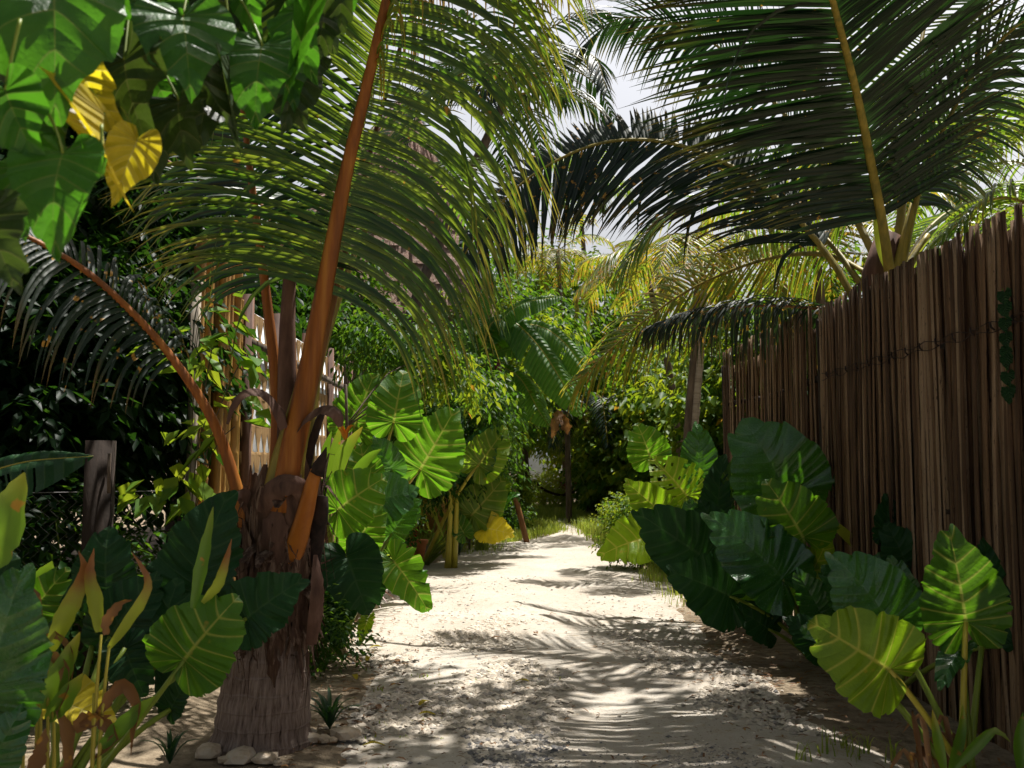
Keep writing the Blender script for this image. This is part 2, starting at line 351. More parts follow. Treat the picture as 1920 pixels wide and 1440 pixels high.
def banana_leaf(parent, pts, w, mat='banana', n=(0, -.6, .8), droop=.45, ns=70, nv=5):
    """long blade that follows its arching midrib, both halves hanging, split between the side veins"""
    ps = spline(pts, ns + 1); mb = MB(); n = V(n)
    for sd in (1, -1):
        rows = []; cut = 0
        for i, p in enumerate(ps):
            t = i / ns; T = (ps[min(i + 1, ns)] - ps[max(i - 1, 0)]).normalized(); N = (n - T * n.dot(T)).normalized(); W = T.cross(N) * sd
            ww = w * .5 * min(1, (t * 6) ** .6 + .02) * (1 - max(0, (t - .55) / .45) ** 1.8 * .96); row = []
            if R.random() < .12: cut = R.uniform(.0, .45)
            ww *= 1 - cut * .35; sag = droop * (1 + cut); cut *= .6
            for j in range(nv + 1):
                v = j / nv; q = p + W * ww * v + T * ww * .28 * v + N * ww * (.16 * math.sin(PI * min(1, v * 1.4)) ) - V((0, 0, ww * sag * v * v)); row.append(mb.add(q, (t, v)))
            rows.append(row)
        for i in range(ns):
            gap = R.random() < .07
            for j in range(nv):
                if gap and j >= 2: continue
                a, b, c, d = rows[i][j], rows[i][j + 1], rows[i + 1][j + 1], rows[i + 1][j]; mb.face(*((a, b, c, d) if sd > 0 else (d, c, b, a)))
    o = mb.build('leaf', M[mat], parent); rb = MB(); rb.tube(ps, [w * .035 * (1 - i / ns * .85) for i in range(ns + 1)], 6); rb.build('midrib', M['stalk_y'], o); return o
BM = {}
def bmesh_of(kind, var, mat):
    key = (kind, var, mat)
    if key not in BM:
        seed = hash((kind, var)) % 1000 if False else (ord(kind[0]) * 7 + var * 13)
        rr = random.Random(seed)
        if kind == 'alo': me = blade_mesh('blade', ALO, rr.uniform(.35, .9), rr.uniform(.12, .34), .032, rr.uniform(.045, .085), 10, seed, ns=80, torn=(.0, .10, .05, .16, .0, .12)[var % 6])
        elif kind == 'holey': me = blade_mesh('blade', ALO, .6, .3, .016, .05, 10, seed, holes=.5)
        elif kind == 'torn': me = blade_mesh('blade', ALO, .9, .3, .02, .06, 10, seed, torn=.35)
        elif kind == 'heart': me = blade_mesh('blade', HRT, rr.uniform(.5, 1.3), rr.uniform(.05, .3), .016, rr.uniform(.04, .09), 7, seed, ns=48, nv=6, wave=.05)
        elif kind == 'curl': me = blade_mesh('blade', HRT, rr.uniform(.6, 1.3), rr.uniform(1.3, 2.0), .014, .05, 7, seed, ns=36, nv=5, wave=.05)
        elif kind == 'ban': me = blade_mesh('blade', BAN, rr.uniform(.9, 1.5), .35, .008, .02, 30, seed, ns=90, nv=5, torn=.12, fan=.03)
        me.materials.clear(); me.materials.append(M[mat]); BM[key] = me
    return BM[key]
def put_blade(parent, J, T, n, wd=1.0, kind='alo', var=0, mat='blade_top', name='leaf', roll=0):
    y = (T - J); L = y.length; y.normalize()
    z = V(n); z = (z - y * z.dot(y)).normalized(); x = y.cross(z)
    B = Matrix((x, y, z)).transposed()
    if roll: B = B @ Matrix.Rotation(roll, 3, 'Y')
    Mx = Matrix.Translation(J) @ B.to_4x4() @ Matrix.Diagonal((L * wd * (.8 if kind in ('alo', 'holey', 'torn') else .74 if kind in ('heart', 'curl') else .95), L * 1.05, L, 1))
    o = bpy.data.objects.new(name, bmesh_of(kind, var, mat)); COL.objects.link(o)
    o.parent = parent; o.matrix_world = Mx
    return o
def stalk(parent, A, J, r0, r1, arch=.12, mat='stalk', T=None, name='stalk', ctrl=None):
    d = J - A; c = ctrl or (A + d * .55 + V((0, 0, 1)) * d.length * arch)
    pts = [A * (1 - t) ** 2 + c * 2 * t * (1 - t) + J * t * t for t in [i / 9 for i in range(10)]]
    rr = [lerp(r0, r1, (i / 9) ** .7) for i in range(10)]
    mb = MB()
    if T is not None:      # the stalk runs on as the midrib of the blade
        for q in (.25, .5, .75): pts.append(J.lerp(T, q)); rr.append(r1 * (1 - q) * .55 + .001)
        pts = pts[:10]; rr = rr[:10]
    mb.tube(pts, rr, 7); return mb.build(name, M[mat], parent)
VAR = [0]
def plant_leaf(pl, A, j, t, n=(0, -.8, .5), wd=1.05, mat='blade_top', kind='alo', var=None, r=(.022, .011), arch=.12, smat='stalk', roll=0, st=True):
    VAR[0] += 1
    J, T = P(*j), P(*t)
    put_blade(pl, J, T, n, wd, kind, VAR[0] % 6 if var is None else var, mat, 'leaf', roll)
    if st: stalk(pl, A, J, r[0], r[1], arch, smat)
def ribbon(mb, pts, w, n=(0, -1, .3), prof='lance', fold=.25, seg=12, m=0, twist=0, rv=None, ruf=0):
    ps = spline(pts, seg + 1); rv = R.random() if rv is None else rv; rows = []; n = V(n)
    for i, p in enumerate(ps):
        t = i / seg
        T = (ps[min(i + 1, seg)] - ps[max(i - 1, 0)]).normalized()
        nn = (n - T * n.dot(T)); nn = nn.normalized() if nn.length > 1e-3 else T.orthogonal().normalized()
        if twist: nn = Matrix.Rotation(twist * t, 3, T) @ nn
        W = T.cross(nn)
        if prof == 'lance': ww = w * max(.04, math.sin(PI * min(1, t * .92 + .08)) ** .75 * (1 - .25 * t))
        elif prof == 'strap': ww = w * min(1, .35 + t * 3) * (1 - t ** 3) + .001
        elif prof == 'taper': ww = w * (1 - t) + .002
        else: ww = w * interp(t, [a for a, b in prof], [b for a, b in prof])
        l = R.uniform(-ruf, ruf); r_ = R.uniform(-ruf, ruf)
        rows.append((mb.add(p - W * ww * .5 * (1 + l) + nn * ww * fold, (t, rv)), mb.add(p, (t, rv)), mb.add(p + W * ww * .5 * (1 + r_) + nn * ww * fold, (t, rv))))
    for a, b in zip(rows, rows[1:]):
        mb.face(a[0], a[1], b[1], b[0], m=m); mb.face(a[1], a[2], b[2], b[1], m=m)
# ------------------------------------------------------------------ palm fronds
def leaflet(mb, p, d, W, L, w, droop, seg, rv, fold=.28):
    rows = []; q = p.copy(); d = d.copy(); g = V((0, 0, -1)); kk = R.uniform(-.08, .08); sd = V((kk, R.uniform(-.05, .05), 0))
    for i in range(seg + 1):
        t = i / seg
        ww = w * min(1, .45 + t * 3.2) * (1 - min(1, t) ** 2.2 * .97)
        Wp = (W - d * W.dot(d)); Wp = Wp.normalized() if Wp.length > 1e-3 else d.orthogonal().normalized()
        N = d.cross(Wp)
        rows.append((mb.add(q - Wp * ww * .5, (t, rv)), mb.add(q + N * ww * fold, (t, rv)), mb.add(q + Wp * ww * .5, (t, rv))))
        q = q + d * (L / seg); d = (d + g * (droop * (.35 + t)) / seg * 1.6 + sd / seg).normalized()
    for a, b in zip(rows, rows[1:]):
        mb.face(a[0], a[1], b[1], b[0]); mb.face(a[1], a[2], b[2], b[1])
def frond(parent, pts, side, L=1.0, n=60, droop=.9, w=.034, mat='frond_dark', rib='rib_green', r=(.03, .006), a=(72, 32), start=.2, seg=6,
          prof=((0, .55), (.12, .8), (.35, 1), (.7, .8), (1, .38)), lift=.15, roll=0, missing=.06, hang=.012, jit=.09, flat=.7, sides=(1, 1), name='frond', dside=(1, 1), aoff=(0, 0)):
    ps = spline(pts, 60); mb = MB(); side = V(side)
    def at(t):
        f = t * 59; i = min(58, int(f)); p = ps[i].lerp(ps[i + 1], f - i)
        return p, (ps[min(i + 2, 59)] - ps[max(i - 1, 0)]).normalized()
    for i in range(n):
        t = start + (1 - start) * (i + R.uniform(-.2, .2)) / (n - 1); t = min(1, max(start, t)); tt = (t - start) / (1 - start)
        p, T = at(t); S = (side - T * side.dot(T)).normalized(); U = S.cross(T)
        if U.z < 0 and abs(U.z) > .2 and not roll: pass
        S = Matrix.Rotation(roll, 3, T) @ S; U = Matrix.Rotation(roll, 3, T) @ U
        ang = math.radians(lerp(a[0], a[1], tt ** 1.2))
        for sg, on in ((1, sides[0]), (-1, sides[1])):
            if not on or R.random() < missing: continue
            ln = L * on * interp(tt, [q[0] for q in prof], [q[1] for q in prof]) * R.uniform(.88, 1.06)
            an = ang + R.uniform(-jit, jit) + math.radians(aoff[0 if sg > 0 else 1])
            d = (T * math.cos(an) + S * (sg * math.sin(an)) + U * (lift + R.uniform(-.06, .06))).normalized()
            dr = droop * R.uniform(.8, 1.25) * dside[0 if sg > 0 else 1]
            if R.random() < hang: dr += 3.5; ln *= .9
            leaflet(mb, p, d, T, ln, w * R.uniform(.85, 1.12), dr, seg, R.random())
    o = mb.build(name, M[mat], parent)
    rb = MB(); rr = [lerp(r[0], r[1], (i / 59) ** .6) for i in range(60)]
    rb.tube(ps, rr, 8, hint=side, flat=flat); rb.build('midrib', M[rib], o)
    return o
# fix: children built under a part must be local to that part's own matrix (parts carry identity offsets)
def limb(mb, pts, r0, r1, n=8, seg=10, rnd=.06):
    ps = spline(pts, seg + 1); mb.tube(ps, [lerp(r0, r1, i / seg) for i in range(seg + 1)], n, rnd=rnd)
# ------------------------------------------------------------------ small-leaved crowns
def add_leaf(mb, p, d, n, L, w, rv):
    W = d.cross(n); c = p + d * L * .5 - n * w * .18
    b = mb.add(p, (0, rv)); l = mb.add(p + d * L * .42 - W * w * .5 + n * w * .12, (.5, rv)); r = mb.add(p + d * L * .42 + W * w * .5 + n * w * .12, (.5, rv))
    t = mb.add(p + d * L - V((0, 0, L * .12)), (1, rv)); c = mb.add(c, (.5, rv))
    mb.face(b, r, t, c); mb.face(b, c, t, l)
def rdir(rr=R):
    z = rr.uniform(-1, 1); a = rr.uniform(0, 2 * PI); s = math.sqrt(1 - z * z); return V((s * math.cos(a), s * math.sin(a), z))
def spray(mb, p, d, nl, L, w, hang=.6, rr=R):
    """a twig with alternate leaves"""
    step = L * .55; q = p.copy(); rv0 = rr.random()
    for i in range(nl):
        q = q + d * step; d = (d + V((0, 0, -.06)) + rdir(rr) * .12).normalized()
        S = d.cross(V((0, 0, 1))); S = S.normalized() if S.length > .01 else V((1, 0, 0))
        s = 1 if i % 2 else -1
        ld = (d * .5 + S * s * .8 + V((0, 0, -hang)) * rr.uniform(.3, 1.2) + rdir(rr) * .3).normalized()
        n = (V((0, 0, 1)) + rdir(rr) * .55); n = (n - ld * n.dot(ld)).normalized()
        add_leaf(mb, q, ld, n, L * rr.uniform(.7, 1.2), w * rr.uniform(.8, 1.15), min(.999, max(0, rv0 * .6 + rr.random() * .4)))
def crown_into(mb, blobs, n, L, w, hang=.6, nl=7, rr=R, shell=.55):
    tot = sum(b[3] * b[4] * b[5] for b in blobs) ** 1
    for (x, y, z, rx, ry, rz) in blobs:
        k = int(n * (rx * ry * rz) / tot / nl) + 1
        for _ in range(k):
            d = rdir(rr); rad = shell + (1 - shell) * rr.random() ** .6
            p = V((x + d.x * rx * rad, y + d.y * ry * rad, z + d.z * rz * rad))
            dd = (V((d.x, d.y, d.z * .6)) + rdir(rr) * .7 + V((0, 0, .1))).normalized()
            spray(mb, p - dd * L * .5 * nl * .4, dd, nl, L, w, hang, rr)
def rand_blobs(rr, rx, ry, rz, z0, nb=11):
    out = []
    for i in range(nb):
        d = rdir(rr); q = rr.uniform(.35, .8)
        s = rr.uniform(.32, .55)
        out.append((d.x * rx * q, d.y * ry * q, z0 + d.z * rz * q, rx * s, ry * s, rz * s))
    return out
PROTO = {}
def crown_proto(key, mat, rx, ry, rz, z0, n, L, w, hang=.6, nb=11, seed=1, trunk=(.12, .05), bark='bark', nl=7):
    rr = random.Random(seed); bl = rand_blobs(rr, rx, ry, rz, z0, nb); mb = MB(); crown_into(mb, bl, n, L, w, hang, nl, rr)
    tm = MB(); top = V((0, 0, z0))
    if trunk:
        limb(tm, [V((0, 0, -.1)), V((rr.uniform(-.1, .1), rr.uniform(-.1, .1), z0 * .5)), top], trunk[0], trunk[1])
        for b in bl:
            s = V((0, 0, z0 * rr.uniform(.45, .95))); e = V(b[:3])
            limb(tm, [s, s.lerp(e, .5) + V((0, 0, .1 * rz)), e], trunk[1] * .7, .008, 6, 7)
    PROTO[key] = (mb.mesh('crown', M[mat]), tm.mesh('trunk', M[bark]) if trunk else None)
def tree(key, loc, s, rz, label, cat='tree', group=None, name='tree', sz=None):
    t = thing(name, V(loc), label, cat, group)
    t.rotation_euler = (0, 0, rz); t.scale = (s, s, sz or s)
    for nm, me in zip(('crown', 'trunk'), PROTO[key]):
        if me:
            o = bpy.data.objects.new(nm, me); COL.objects.link(o); o.parent = t
    return t
# ================================================================== SETTING: ground, path
def gz(x, y):
    return .035 * noise.noise(V((x * .35, y * .35, 3))) + .012 * noise.noise(V((x * 1.7, y * 1.7, 9)))
PY = [-2, 3.5, 5, 7.7, 9.2, 13, 15.4, 17.5, 19.3, 20.8, 22, 23.5, 28, 31]
PL = [-.9, -.9, -.95, -1.2, -1.55, -1.65, -1.45, -1.15, -.75, .1, .75, 1.1, 1.15, 1.2]
PR = [2.0, 2.0, 1.95, 1.75, 1.75, 2.1, 2.05, 1.95, 1.8, 1.7, 1.65, 1.7, 1.8, 1.8]
def path_edges(y):
    l = interp(y, PY, PL) + .16 * noise.noise(V((y * .9, 1, 0))) + .09 * noise.noise(V((y * 3.1, 1, 4))) + .05 * noise.noise(V((y * 9, 1, 4)))
    r = interp(y, PY, PR) + .16 * noise.noise(V((y * .9, 7, 0))) + .09 * noise.noise(V((y * 3.1, 8, 4))) + .05 * noise.noise(V((y * 9, 8, 4)))
    return l, r
XS = [-400, -120, -50, -25, -14, -10] + [-8 + .2 * i for i in range(81)] + [10, 14, 25, 50, 120, 400]
YS = [-400, -100, -30, -10, -4] + [-2 + .22 * i for i in range(150)] + [33, 36, 40, 46, 55, 70, 110, 200, 500]
mb = MB()
for y in YS:
    for x in XS:
        far = max(0, min(1, (max(abs(x) - 8, y - 31, -2 - y)) / 4))
        dip = 0
        if -1.5 < y < 30.5:
            l_, r_ = path_edges(y); dip = .07 * max(0, min(1, (min(x - l_, r_ - x) - .12) / .2))
        mb.add((x, y, gz(x, y) * (1 - far) - .01 - dip), (x, y))
W_ = len(XS)
for j in range(len(YS) - 1):
    for i in range(W_ - 1): mb.face(j * W_ + i, j * W_ + i + 1, (j + 1) * W_ + i + 1, (j + 1) * W_ + i)
tag(mb.build('ground', M['soil']), kind='structure')
def pz(x, y, e=1.0):
    rut = -.018 * math.exp(-((x - .62) / .28) ** 2) - .014 * math.exp(-((x + .85) / .3) ** 2)
    return gz(x, y) + .012 + rut + .007 * noise.noise(V((x * 2.3, y * 2.3, 1))) + .005 * noise.noise(V((x * 7, y * 7, 5))) + .004 * noise.noise(V((x * 19, y * 19, 5)))
mb = MB(); NXP = 70; ys = []; y = -1.5
while y < 31: ys.append(y); y += .045 if y < 12 else .12
for y in ys:
    l, r = path_edges(y)
    for i in range(NXP + 1):
        t = i / NXP; x = lerp(l, r, t); e = min(1, min(t, 1 - t) / .13) ** .7
        mb.add((x, y, pz(x, y) - .03 * (1 - e)), (x, y))
for j in range(len(ys) - 1):
    for i in range(NXP):
        q = j * (NXP + 1) + i; mb.face(q, q + 1, q + NXP + 2, q + NXP + 1)
tag(mb.build('path', M['sand']), kind='structure')
# ---- gravel
def stone(mb, c, s, rv, flat=.6):
    M3 = Matrix.Rotation(R.uniform(0, 6.28), 3, 'Z') @ Matrix.Rotation(R.uniform(-.4, .4), 3, 'X')
    b = len(mb.v)
    for d in ((1, 0, 0), (-1, 0, 0), (0, 1, 0), (0, -1, 0), (0, 0, 1), (0, 0, -1), (.7, .7, .3), (-.7, .6, -.2)):
        q = V(d) * R.uniform(.7, 1.25); q = V((q.x * s * 1.25, q.y * s, q.z * s * flat)); mb.add(V(c) + M3 @ q, (0, rv))
    for f in ((0, 6, 4), (6, 2, 4), (2, 1, 4), (1, 3, 4), (3, 0, 4), (0, 2, 6), (2, 0, 5), (1, 2, 7), (3, 1, 5), (0, 3, 5), (2, 5, 7), (7, 5, 1)): mb.face(*[b + i for i in f])
mb = MB()
def patch(x0, x1, y0, y1, n, s0, s1, lo, hi, thr=-.12, sc_=1.6, sd=0):
    k = 0; tries = 0
    while k < n and tries < n * 8:
        tries += 1; x, y = R.uniform(x0, x1), R.uniform(y0, y1)
        l_, r_ = path_edges(y)
        if not l_ + .10 < x < r_ - .10 and R.random() > .12: continue
        if abs(x - .62 - .1 * math.sin(y)) < .24 and R.random() < .8: continue
        ex = min((x - x0) / (x1 - x0), (x1 - x) / (x1 - x0), (y - y0) / (y1 - y0), (y1 - y) / (y1 - y0)) * 4
        if noise.noise(V((x * sc_, y * sc_ * .8, sd))) + .3 * noise.noise(V((x * 5, y * 5, sd))) + min(0, ex - .8) * .6 < thr + R.uniform(-.12, .12): continue
        s = s0 + (s1 - s0) * R.random() ** 2.4
        stone(mb, (x, y, (pz(x, y) if l_ + .1 < x < r_ - .1 else gz(x, y) - .004) + s * .12), s, R.uniform(lo, hi)); k += 1
patch(-1.15, .42, 4.7, 9.2, 6000, .008, .032, .22, 1, -.1, 1.3, 2)
patch(.85, 2.0, 5.6, 9.4, 2600, .008, .032, .25, .95, -.05, 1.5, 5)
patch(-1.0, .5, 8.6, 10.4, 900, .006, .022, .5, 1, .0, 1.6, 8)
patch(-.1, 1.6, 3.6, 5.6, 3600, .004, .014, .0, .75, -.2, 1.8, 3)
patch(-1.5, 2.0, 3.8, 14, 1900, .004, .02, .05, .95, -.6, 1, 4)
patch(-.3, .25, 4.9, 6.1, 500, .005, .022, .0, .3, -.2, 2, 9)
tag(mb.build('gravel', M['gravel'], smooth=False), 'loose pale coral gravel strewn over the sandy path', 'gravel', kind='stuff')
# ---- grass
def tuft(mb, x, y, n, h, sp, z=None, lean=.5):
    for _ in range(n):
        a = R.uniform(0, 6.28); b = V((x + R.gauss(0, sp), y + R.gauss(0, sp), 0)); b.z = gz(b.x, b.y) - .01 if z is None else z
        d = V((math.cos(a), math.sin(a), 0)) * R.uniform(.1, lean); hh = h * R.uniform(.5, 1.2)
        ribbon(mb, [b, b + d * hh * .4 + V((0, 0, hh * .7)), b + d * hh * 1.1 + V((0, 0, hh * R.uniform(.7, 1.05)))], R.uniform(.005, .010) * (1 + y * .04), n=-d + V((0, 0, .3)), prof='taper', seg=3, fold=.1)
mb = MB()
for _ in range(1100):      # right verge
    y = R.uniform(14, 31); l, r = path_edges(min(y, 30)); tuft(mb, r + R.uniform(-.05, 1.6) ** 1, y, 9, .30, .12)
for _ in range(1300):      # left verge
    y = R.uniform(19.5, 30); l, r = path_edges(min(y, 30)); tuft(mb, l - R.uniform(-.1, 2.2), y, 9, .2, .12)
for _ in range(150):      # sparse patches on the sand at the left
    x, y = R.uniform(-1.25, -.1), R.gauss(18.4, .5) if R.random() < .5 else R.gauss(20.6, .5); tuft(mb, x, y, 5, .08, .10, pz(x, y))
for _ in range(520):      # far clearing
    tuft(mb, R.uniform(-.6, 4), R.uniform(29, 37), 10, .34, .16)
for _ in range(70): tuft(mb, R.uniform(1.75, 2.4), R.uniform(11, 15), 8, .16, .08)
for _ in range(60): tuft(mb, R.gauss(-.35, .3), R.gauss(6.2, .7), 4, .035, .03, None)
tag(mb.build('grass', M['grass']), 'thin green grass along the sunlit verges of the path', 'grass', kind='stuff')
t = thing('grass_tuft', G(1590, 1425), 'small sparse green grass tuft on the sand at bottom right', 'grass')
mb = MB()
for dx, dy in ((0, 0), (.1, .1), (-.14, .05), (.2, -.05), (-.25, -.06), (.05, .2)): tuft(mb, t.location.x + dx, t.location.y + dy, 9, .13, .035, pz(t.location.x, t.location.y) - .01, 1.1)
mb.build('blades', M['grass'], t)
# ---- litter on the path
LIT = [(690, 1240, 'yellow'), (705, 1218, 'yellow'), (665, 1275, 'yellow'), (800, 1345, 'yellow'), (700, 1403, 'yellow'), (655, 1415, 'brown'), (740, 1290, 'brown'), (795, 1322, 'yellow'), (980, 1285, 'yellow'), (745, 1245, 'brown'), (1005, 1190, 'brown'), (930, 1200, 'brown'), (708, 1330, 'brown'), (660, 1300, 'brown')]
WHERE = ['in the shade right of the swollen palm base', 'topmost of the yellow ones near the palm', 'nearest the palm trunk beside the path edge', 'lying on the coarse gravel patch', 'low down by the sunny sand edge', 'beside the pale rocks at the bottom', 'at the left edge of the gravel patch', 'on gravel just above the grey stones', 'small one near the grey stones mid path', 'in shade above the gravel patch', 'small one in the middle of the sunny sand', 'on the strip of white gravel', 'on brown soil left of the gravel', 'on soil close to the palm base']
for (x, y, c), wh in zip(LIT, WHERE):
    p = G(x, y); mb = MB(); a = R.uniform(0, 6); d = V((math.cos(a), math.sin(a), .1)) * R.uniform(.05, .08); p.z = pz(p.x, p.y) + .012
    ribbon(mb, [p - d, p + V((0, 0, .012)), p + d], .045, n=(0, 0, 1), seg=5, fold=.2)
    tag(mb.build('fallen_leaf', M['blade_yellow' if c == 'yellow' else 'strap_brown']), f'fallen {c} leaf {wh}', 'leaf', 'fallen leaves on the path')
mb = MB()
for i in range(1500):
    y = R.uniform(4.3, 11); l, r = path_edges(y); x = (l + abs(R.gauss(0, .45)) - .3) if R.random() < .5 else (r - abs(R.gauss(0, .5)) + .5)
    if R.random() < .2: x = R.uniform(l, r)
    a = R.uniform(0, 6.28); d = V((math.cos(a), math.sin(a), R.uniform(-.1, .25))) * R.uniform(.008, .035); e0 = V((x, y, (pz(x, y) if l < x < r else gz(x, y)) + .008))
    ribbon(mb, [e0 - d, e0 + V((0, 0, .005)), e0 + d], R.uniform(.005, .022), n=(0, 0, 1), seg=3, fold=.3)
tag(mb.build('leaf_litter', M['strap_brown']), 'dry brown leaf scraps strewn along both edges of the sandy path', 'leaf litter', kind='stuff')
# ---- rocks at the foot of the palm
def rock(x, y, s, label, fl=.7):
    s *= 1.15
    p = G(x, y); bm = bmesh.new(); bmesh.ops.create_icosphere(bm, subdivisions=2, radius=1); o_ = V((R.uniform(0, 50), R.uniform(0, 50), 0))
    for v in bm.verts:
        n = noise.noise(v.co * 1.1 + o_) * .45 + noise.noise(v.co * 3 + o_) * .12
        q = v.co * (1 + n); m_ = max(abs(q.x), abs(q.y), abs(q.z)); q = q.lerp(q / m_ * (.9 + .25 * noise.noise(v.co * .8 + o_)), .62)
        v.co = V((q.x * s * 1.15, q.y * s, max(-.3 * s, q.z * s * fl)))
    me = bpy.data.meshes.new('rock'); bm.to_mesh(me); bm.free(); me.materials.append(M['rock'])
    for f in me.polygons: f.use_smooth = False
    o = bpy.data.objects.new('rock', me); COL.objects.link(o); o.location = (p.x, p.y, gz(p.x, p.y) + s * .3); o.rotation_euler = (0, 0, R.uniform(0, 6))
    tag(o, label, 'rock', 'pale rocks around the palm base')
rock(558, 1393, .055, 'tan angular rock, largest in the row right of the palm base')
rock(586, 1392, .038, 'pale rounded rock right of the tan angular one')
rock(607, 1392, .032, 'small pale block of rock ending the row of three')
rock(623, 1392, .022, 'tiny grey stone at the right end of the rock row')
rock(392, 1416, .055, 'pale rock standing alone left of the palm base')
rock(450, 1424, .065, 'flat tan rock in front of the palm trunk', .5)
rock(497, 1427, .05, 'flat grey brown rock between the tan flat one and the row', .5)
rock(422, 1428, .03, 'small bluish stone between the lone rock and the flat rock')
rock(520, 1432, .02, 'little white stone just below the flat grey rock')
rock(650, 1385, .06, 'grey rock lying farthest right near the agave', .6)
# ================================================================== LEFT COCONUT PALM
B = V((-1.38, 5.56, 0)); lp = thing('coconut_palm', B, 'young coconut palm with swollen ringed base and orange frond stems, left of path', 'palm')
D = 5.56
mb = MB(); N_ = 40; prof = [(0, .285), (.06, .262), (.2, .252), (.35, .236), (.5, .21), (.62, .19), (.9, .18), (1.3, .17), (1.5, .1)]
for i in range(N_ + 1):
    z = -.06 + i / N_ * 1.5; r = interp(z, [a for a, b in prof], [b for a, b in prof]) * (1 + .02 * math.sin(z * 60))
    cx = B.x + .06 * z + (.02 if z > .6 else 0)
    for k_ in range(48):
        a = 2 * PI * k_ / 48; rr = r * (1 + .02 * noise.noise(V((math.cos(a) * 3, math.sin(a) * 3, z * 5))))
        mb.add((cx + math.cos(a) * rr, B.y + math.sin(a) * rr, z), (z, k_ / 48))
for i in range(N_):
    for k_ in range(48): mb.face(i * 48 + k_, i * 48 + (k_ + 1) % 48, (i + 1) * 48 + (k_ + 1) % 48, (i + 1) * 48 + k_)
mb.build('trunk', M['palm_base'], lp)
def tcen(z): return V((B.x + .06 * z + .02, B.y, z))
# fibrous old leaf bases wrapped round the upper trunk
mb = MB()
for i in range(46):
    a = R.uniform(0, 2 * PI); z0 = R.uniform(.5, 1.15); h = R.uniform(.25, .6); o_ = V((math.cos(a), math.sin(a), 0)); rr = .20
    c0, c1 = tcen(z0), tcen(z0 + h)
    pts = [c0 + o_ * rr, c0.lerp(c1, .5) + o_ * (rr + R.uniform(.0, .03)), c1 + o_ * (rr + R.uniform(-.03, .05))]
    if R.random() < .35: pts.append(c1 + o_ * (rr + R.uniform(.06, .14)) - V((0, 0, R.uniform(.0, .14))))
    ribbon(mb, pts, R.uniform(.10, .2), n=o_, prof=[(0, .7), (.4, 1), (.8, .7), (1, .15)], seg=10, fold=-.1, ruf=.3)
for i in range(260):      # loose hairs
    a = R.uniform(0, 2 * PI); z0 = R.uniform(.45, 1.4); o_ = V((math.cos(a), math.sin(a), 0)); c = tcen(z0); d = R.uniform(-.8, .8)
    ribbon(mb, [c + o_ * .2, c + o_ * R.uniform(.22, .27) + V((-o_.y * d * .08, o_.x * d * .08, R.uniform(-.14, .14))), c + o_ * R.uniform(.2, .3) + V((-o_.y * d * .16, o_.x * d * .16, R.uniform(-.28, .1)))], R.uniform(.006, .02), n=o_, prof='taper', seg=4)
for i in range(60):      # torn old bases hanging over the ringed stem
    a = R.uniform(0, 2 * PI); z0 = R.uniform(.62, .95); o_ = V((math.cos(a), math.sin(a), 0)); c = tcen(z0); h = R.uniform(.12, .34); d = R.uniform(-.3, .3); sd_ = V((-o_.y, o_.x, 0)) * d * .2
    ribbon(mb, [c + o_ * .2, c + o_ * .225 + sd_ * .4 - V((0, 0, h * .5)), c + o_ * R.uniform(.215, .28) + sd_ - V((0, 0, h))], R.uniform(.02, .075), n=o_, prof=[(0, .9), (.5, 1), (.85, .5), (1, .08)], seg=8, fold=-.12, ruf=.4)
mb.build('fibre_wrap', M['fibre'], lp)
# broad petiole bases and brown inner spear
def petiole_base(pts, w0, w1, mat, name='frond_base', flat=.45):
    ps = spline([V(p) for p in pts], 16); mb = MB(); mb.tube(ps, [lerp(w0, w1, (i / 15) ** .8) for i in range(16)], 10, hint=V((1, 0, 0)), flat=flat); return mb.build(name, M[mat], lp)
petiole_base([P(540, 1010, D), P(540, 820, D), P(538, 640, D + .03), P(545, 480, D + .08)], .085, .035, 'sheath', 'spear', .8)
FP = [P(532, 960, D - .2), P(548, 850, D - .2), P(578, 700, D - .18), P(612, 520, D - .16), P(650, 320, D - .18), P(688, 160, D - .25), P(724, 0, D - .35), P(752, -130, D - .5), P(800, -300, D - .8), P(900, -430, D - 1.1)]
mb = MB(); ps = spline([P(520, 1000, D - .2), P(535, 880, D - .21), P(552, 800, D - .2)], 14); 
petiole_base([P(527, 985, D - .17), P(537, 880, D - .19), P(558, 790, D - .17), P(590, 640, D - .14)], .135, .04, 'rib_green', 'frond_base', .3)
frond(lp, FP, (1, .25, 0), L=1.5, n=185, droop=1.0, dside=(1.9, .9), aoff=(16, -4), w=.029, mat='frond_green', rib='rib_orange', r=(.085, .010), a=(84, 44), start=.30, seg=8, lift=-.12, hang=.02, prof=((0, .62), (.12, .85), (.35, 1), (.7, .9), (1, .5)), flat=.6)
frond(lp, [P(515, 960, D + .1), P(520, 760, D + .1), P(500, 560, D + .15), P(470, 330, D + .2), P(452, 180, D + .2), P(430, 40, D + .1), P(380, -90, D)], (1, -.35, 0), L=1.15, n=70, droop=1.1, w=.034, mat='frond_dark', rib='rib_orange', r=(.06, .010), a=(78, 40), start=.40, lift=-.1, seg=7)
frond(lp, [P(575, 880, D + .15), P(590, 730, D + .25), P(612, 600, D + .4), P(655, 430, D + .7), P(730, 260, D + 1.1), P(840, 150, D + 1.6), P(960, 120, D + 2.2), P(1050, 180, D + 2.7)], (.6, -.8, 0), L=1.05, n=66, droop=1.0, w=.034, mat='frond_green', rib='rib_green', r=(.05, .008), a=(75, 36), start=.36, lift=.1, seg=7)
